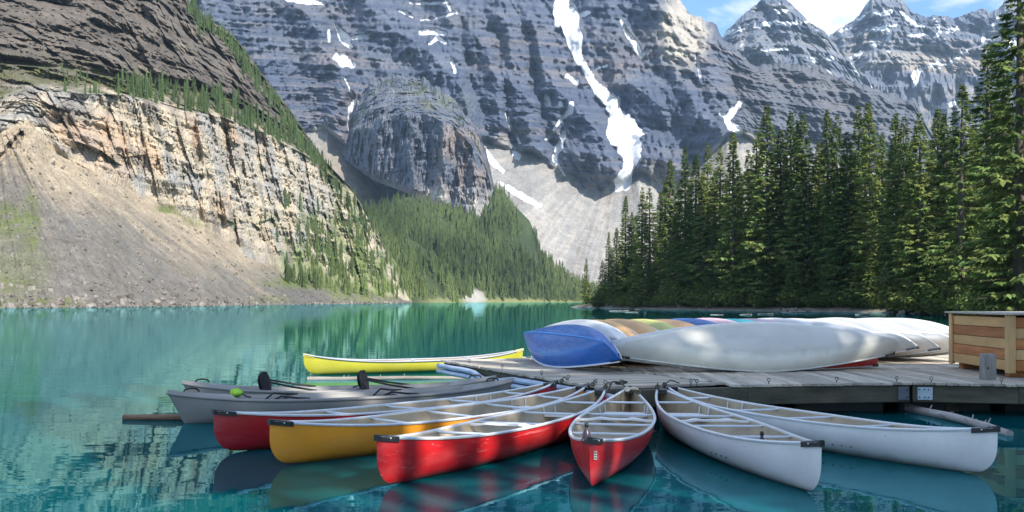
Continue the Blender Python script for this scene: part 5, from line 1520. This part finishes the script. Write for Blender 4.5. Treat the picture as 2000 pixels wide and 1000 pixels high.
# ---- short mooring post
p = at_z(1930, 741, DZ)
post = empty('mooring_post', (p.x, p.y, DZ)); tag(post, 'short grey round wooden post standing before the wooden box', 'post')
g = MB(); rows = []
for k in range(21):
    a = 2 * math.pi * (k % 20) / 20; q = .112 + .005 * math.sin(3 * a) + .003 * math.sin(7 * a)
    rows.append([Vector((math.cos(a) * q * s_, math.sin(a) * q * s_, z)) for s_, z in ((1.02, 0), (1.0, .12), (1.0, .25), (.985, .355), (.95, .372), (.0, .374))])
g.grid(rows); g.build('shaft', W_post, post, True, auto=35)
g = MB(); g.grid(uv_ball(.016, 1, .5, 1, 6, 0)); o = g.build('knot', P_black, post, True); o.location = (-.05, -.103, .17)

# ---- floating logs
def log(pa, pb, r, mat, label, stubs=0, seed=1, cat='log', grp=None, sink=0.4):
    gg = np.random.default_rng(seed); pa, pb = Vector(pa), Vector(pb); d = pb - pa; L = d.length
    o = empty('floating_log', pa, (0, 0, 0)); o.rotation_euler = d.to_track_quat('X', 'Z').to_euler()
    g = MB(); n = 12; pts = []; rs = []
    for k in range(n):
        t = k / (n - 1); pts.append((L * t, r * .35 * math.sin(t * 5 + seed), r * .2 * math.sin(t * 7 + seed * 2))); rs.append(r * (1.06 - .25 * t) * gg.uniform(.93, 1.07))
    g.tube(pts, rs, 10); g.build('stem', mat, o, True, auto=50)
    for k in range(stubs):
        t = gg.uniform(.1, .95); a = gg.uniform(.3, 2.8); h = gg.uniform(.02, .06) + r
        s_ = MB(); s_.tube([(L * t, 0, 0), (L * t + .02, math.cos(a) * h, math.sin(a) * h)], [.012, .006], 5); s_.build('branch_stub', mat, o, True)
    tag(o, label, cat, grp)
    return o
a = at_z(241, 815, .03); b = at_z(440, 817, .03); b = b + (b - a) * .9
log(a, b, .040, W_log, 'thin brown log floating under the tip of the nearer grey kayak', 2, 3)
a = at_z(1757, 791, .05); b = at_z(1974, 846, .03)
log(a, b, .062, W_bleach, 'pale stubby log floating behind the bow of the right-hand white canoe', 14, 5)
a = at_z(600, 740, .02); b = at_z(905, 738, .02)
log(a, b, .045, W_drift, 'grey log floating along the side of the yellow-green canoe', 4, 8)

# ---- driftwood and stones along the right shore
DRIFT = [(1180, 603, 1215, 602, .16, 'bleached stump-like driftwood off the wooded point'), (1190, 608, 1228, 607, .10, 'long driftwood log floating off the wooded point'), (1222, 610, 1245, 610, .10, 'short driftwood piece beside the long floating log'), (1240, 605, 1252, 606, .10, 'small driftwood stub left of the first shore logs'),
         (1278, 603, 1318, 603, .14, 'driftwood log lying against the left bank'), (1322, 604, 1352, 605, .12, 'driftwood log left of the forked white branch'), (1356, 605, 1388, 604, .13, 'driftwood log right of the forked white branch'), (1395, 606, 1418, 605, .15, 'thick driftwood log below the sparse spruce'),
         (1388, 615, 1412, 615, .08, 'thin log floating before the middle shore'), (1445, 615, 1468, 614, .09, 'log floating left of the pair in mid channel'), (1480, 614, 1510, 613, .10, 'pale log floating right of the pair in mid channel'), (1372, 622, 1388, 622, .08, 'small branch floating just behind the orange canoes'),
         (1525, 610, 1572, 609, .13, 'pale log floating in front of the shore rocks'), (1580, 607, 1625, 607, .16, 'long pale log beached right of the shore rocks'), (1640, 606, 1700, 608, .15, 'long dark log beached on the right shore'), (1671, 615, 1698, 613, .14, 'pale plank-like log floating near the stored canoes'),
         (1752, 616, 1766, 606, .12, 'white root sticking up above the stored canoes'), (1762, 612, 1815, 606, .20, 'thick bleached log in the driftwood heap near the wooden box'), (1770, 606, 1800, 604, .18, 'knobbly bleached root in the driftwood heap'), (1786, 610, 1832, 609, .15, 'long bleached log at the base of the driftwood heap')]
for k, (x0, y0, x1, y1, rr, lab) in enumerate(DRIFT):
    d0 = min(F * CAM_H / (y0 - HY), shore_d(x0) + 1.0) * .995
    log(at(x0, y0, d0), at(x1, y1, d0 * .99), rr * .75, W_drift, lab, 3, 40 + k, 'driftwood', 'driftwood along the right shore')
for k, (px, py, l) in enumerate([(1324, 603, 1.1), (1380, 604, .9), (1184, 602, 1.4)]):   # forked branches standing up
    d0 = shore_d(px) - .5; p = at(px, py, d0); p.z = .05
    e = empty('driftwood_branch', p); g = MB(); g.tube([(0, 0, -.1), (.1, 0, l * .5), (.4 * l, 0, l * .8)], [.09, .06, .02], 6); g.build('limb', W_drift, e, True)
    g = MB(); g.tube([(.08, 0, l * .4), (-.25 * l, .1, l * .95)], [.05, .015], 6); g.build('fork', W_drift, e, True)
    tag(e, ['white forked branch standing up at the middle of the shore', 'small forked branch beside the thick shore log', 'bleached forked branch at the wooded point'][k], 'driftwood', 'driftwood along the right shore')
M_stone = plain('shore_stone', (.22, .20, .175), .9, var=.35, scale=2.0, bump_d=.03)
spots = [(1534 + 5.2 * k, 606 - 1.3 * (k % 3), .42 + .28 * ((k * 7) % 5) / 5) for k in range(11)] + [(1300 + 41 * k + 13 * ((k * 5) % 3), 604.5, .25 + .1 * (k % 3)) for k in range(13)]
for k, (px, py, s_) in enumerate(spots):
    d0 = shore_d(px) - .3 + .5 * (k % 3); p = at(px, py, d0); p.z = max(p.z * .3, .08)
    V, Fc = block(100 + k); g = MB(); g.add([Vector(v) * s_ for v in V], [tuple(int(i_) for i_ in f) for f in Fc])
    o = g.build('boulder', M_stone, None, False); o.location = p; o.rotation_euler = (random.uniform(-.4, .4), random.uniform(-.4, .4), random.uniform(0, 6)); o.scale = (1.25, .9, .7)
    bv = o.modifiers.new('bevel', 'BEVEL'); bv.width = .09 * s_ * 2; bv.segments = 2
    tag(o, 'rounded grey stone in the rock pile jutting from the shore' if k < 11 else 'single grey stone at the waterline of the right bank', 'rock', 'stones of the shore rock pile' if k < 11 else 'stones along the right waterline')
# ------------------------------------------------------------------ mountain air
HAZE = 6.0e-5
g = MB(); g.box((0, 2100, 898), (7000, 5000, 1800))
hz = bpy.data.materials.new('mountain_haze'); hz.use_nodes = True
nt = hz.node_tree; nt.nodes.clear()
out = nt.nodes.new('ShaderNodeOutputMaterial'); pv = nt.nodes.new('ShaderNodeVolumePrincipled')
pv.inputs['Color'].default_value = (.50, .72, 1.0, 1)
pv.inputs['Density'].default_value = HAZE
pv.inputs['Anisotropy'].default_value = 0.0
nt.links.new(pv.outputs[0], out.inputs['Volume'])
tag(g.build('haze', hz, None, False), 'thin blue mountain haze', None, None, 'stuff')
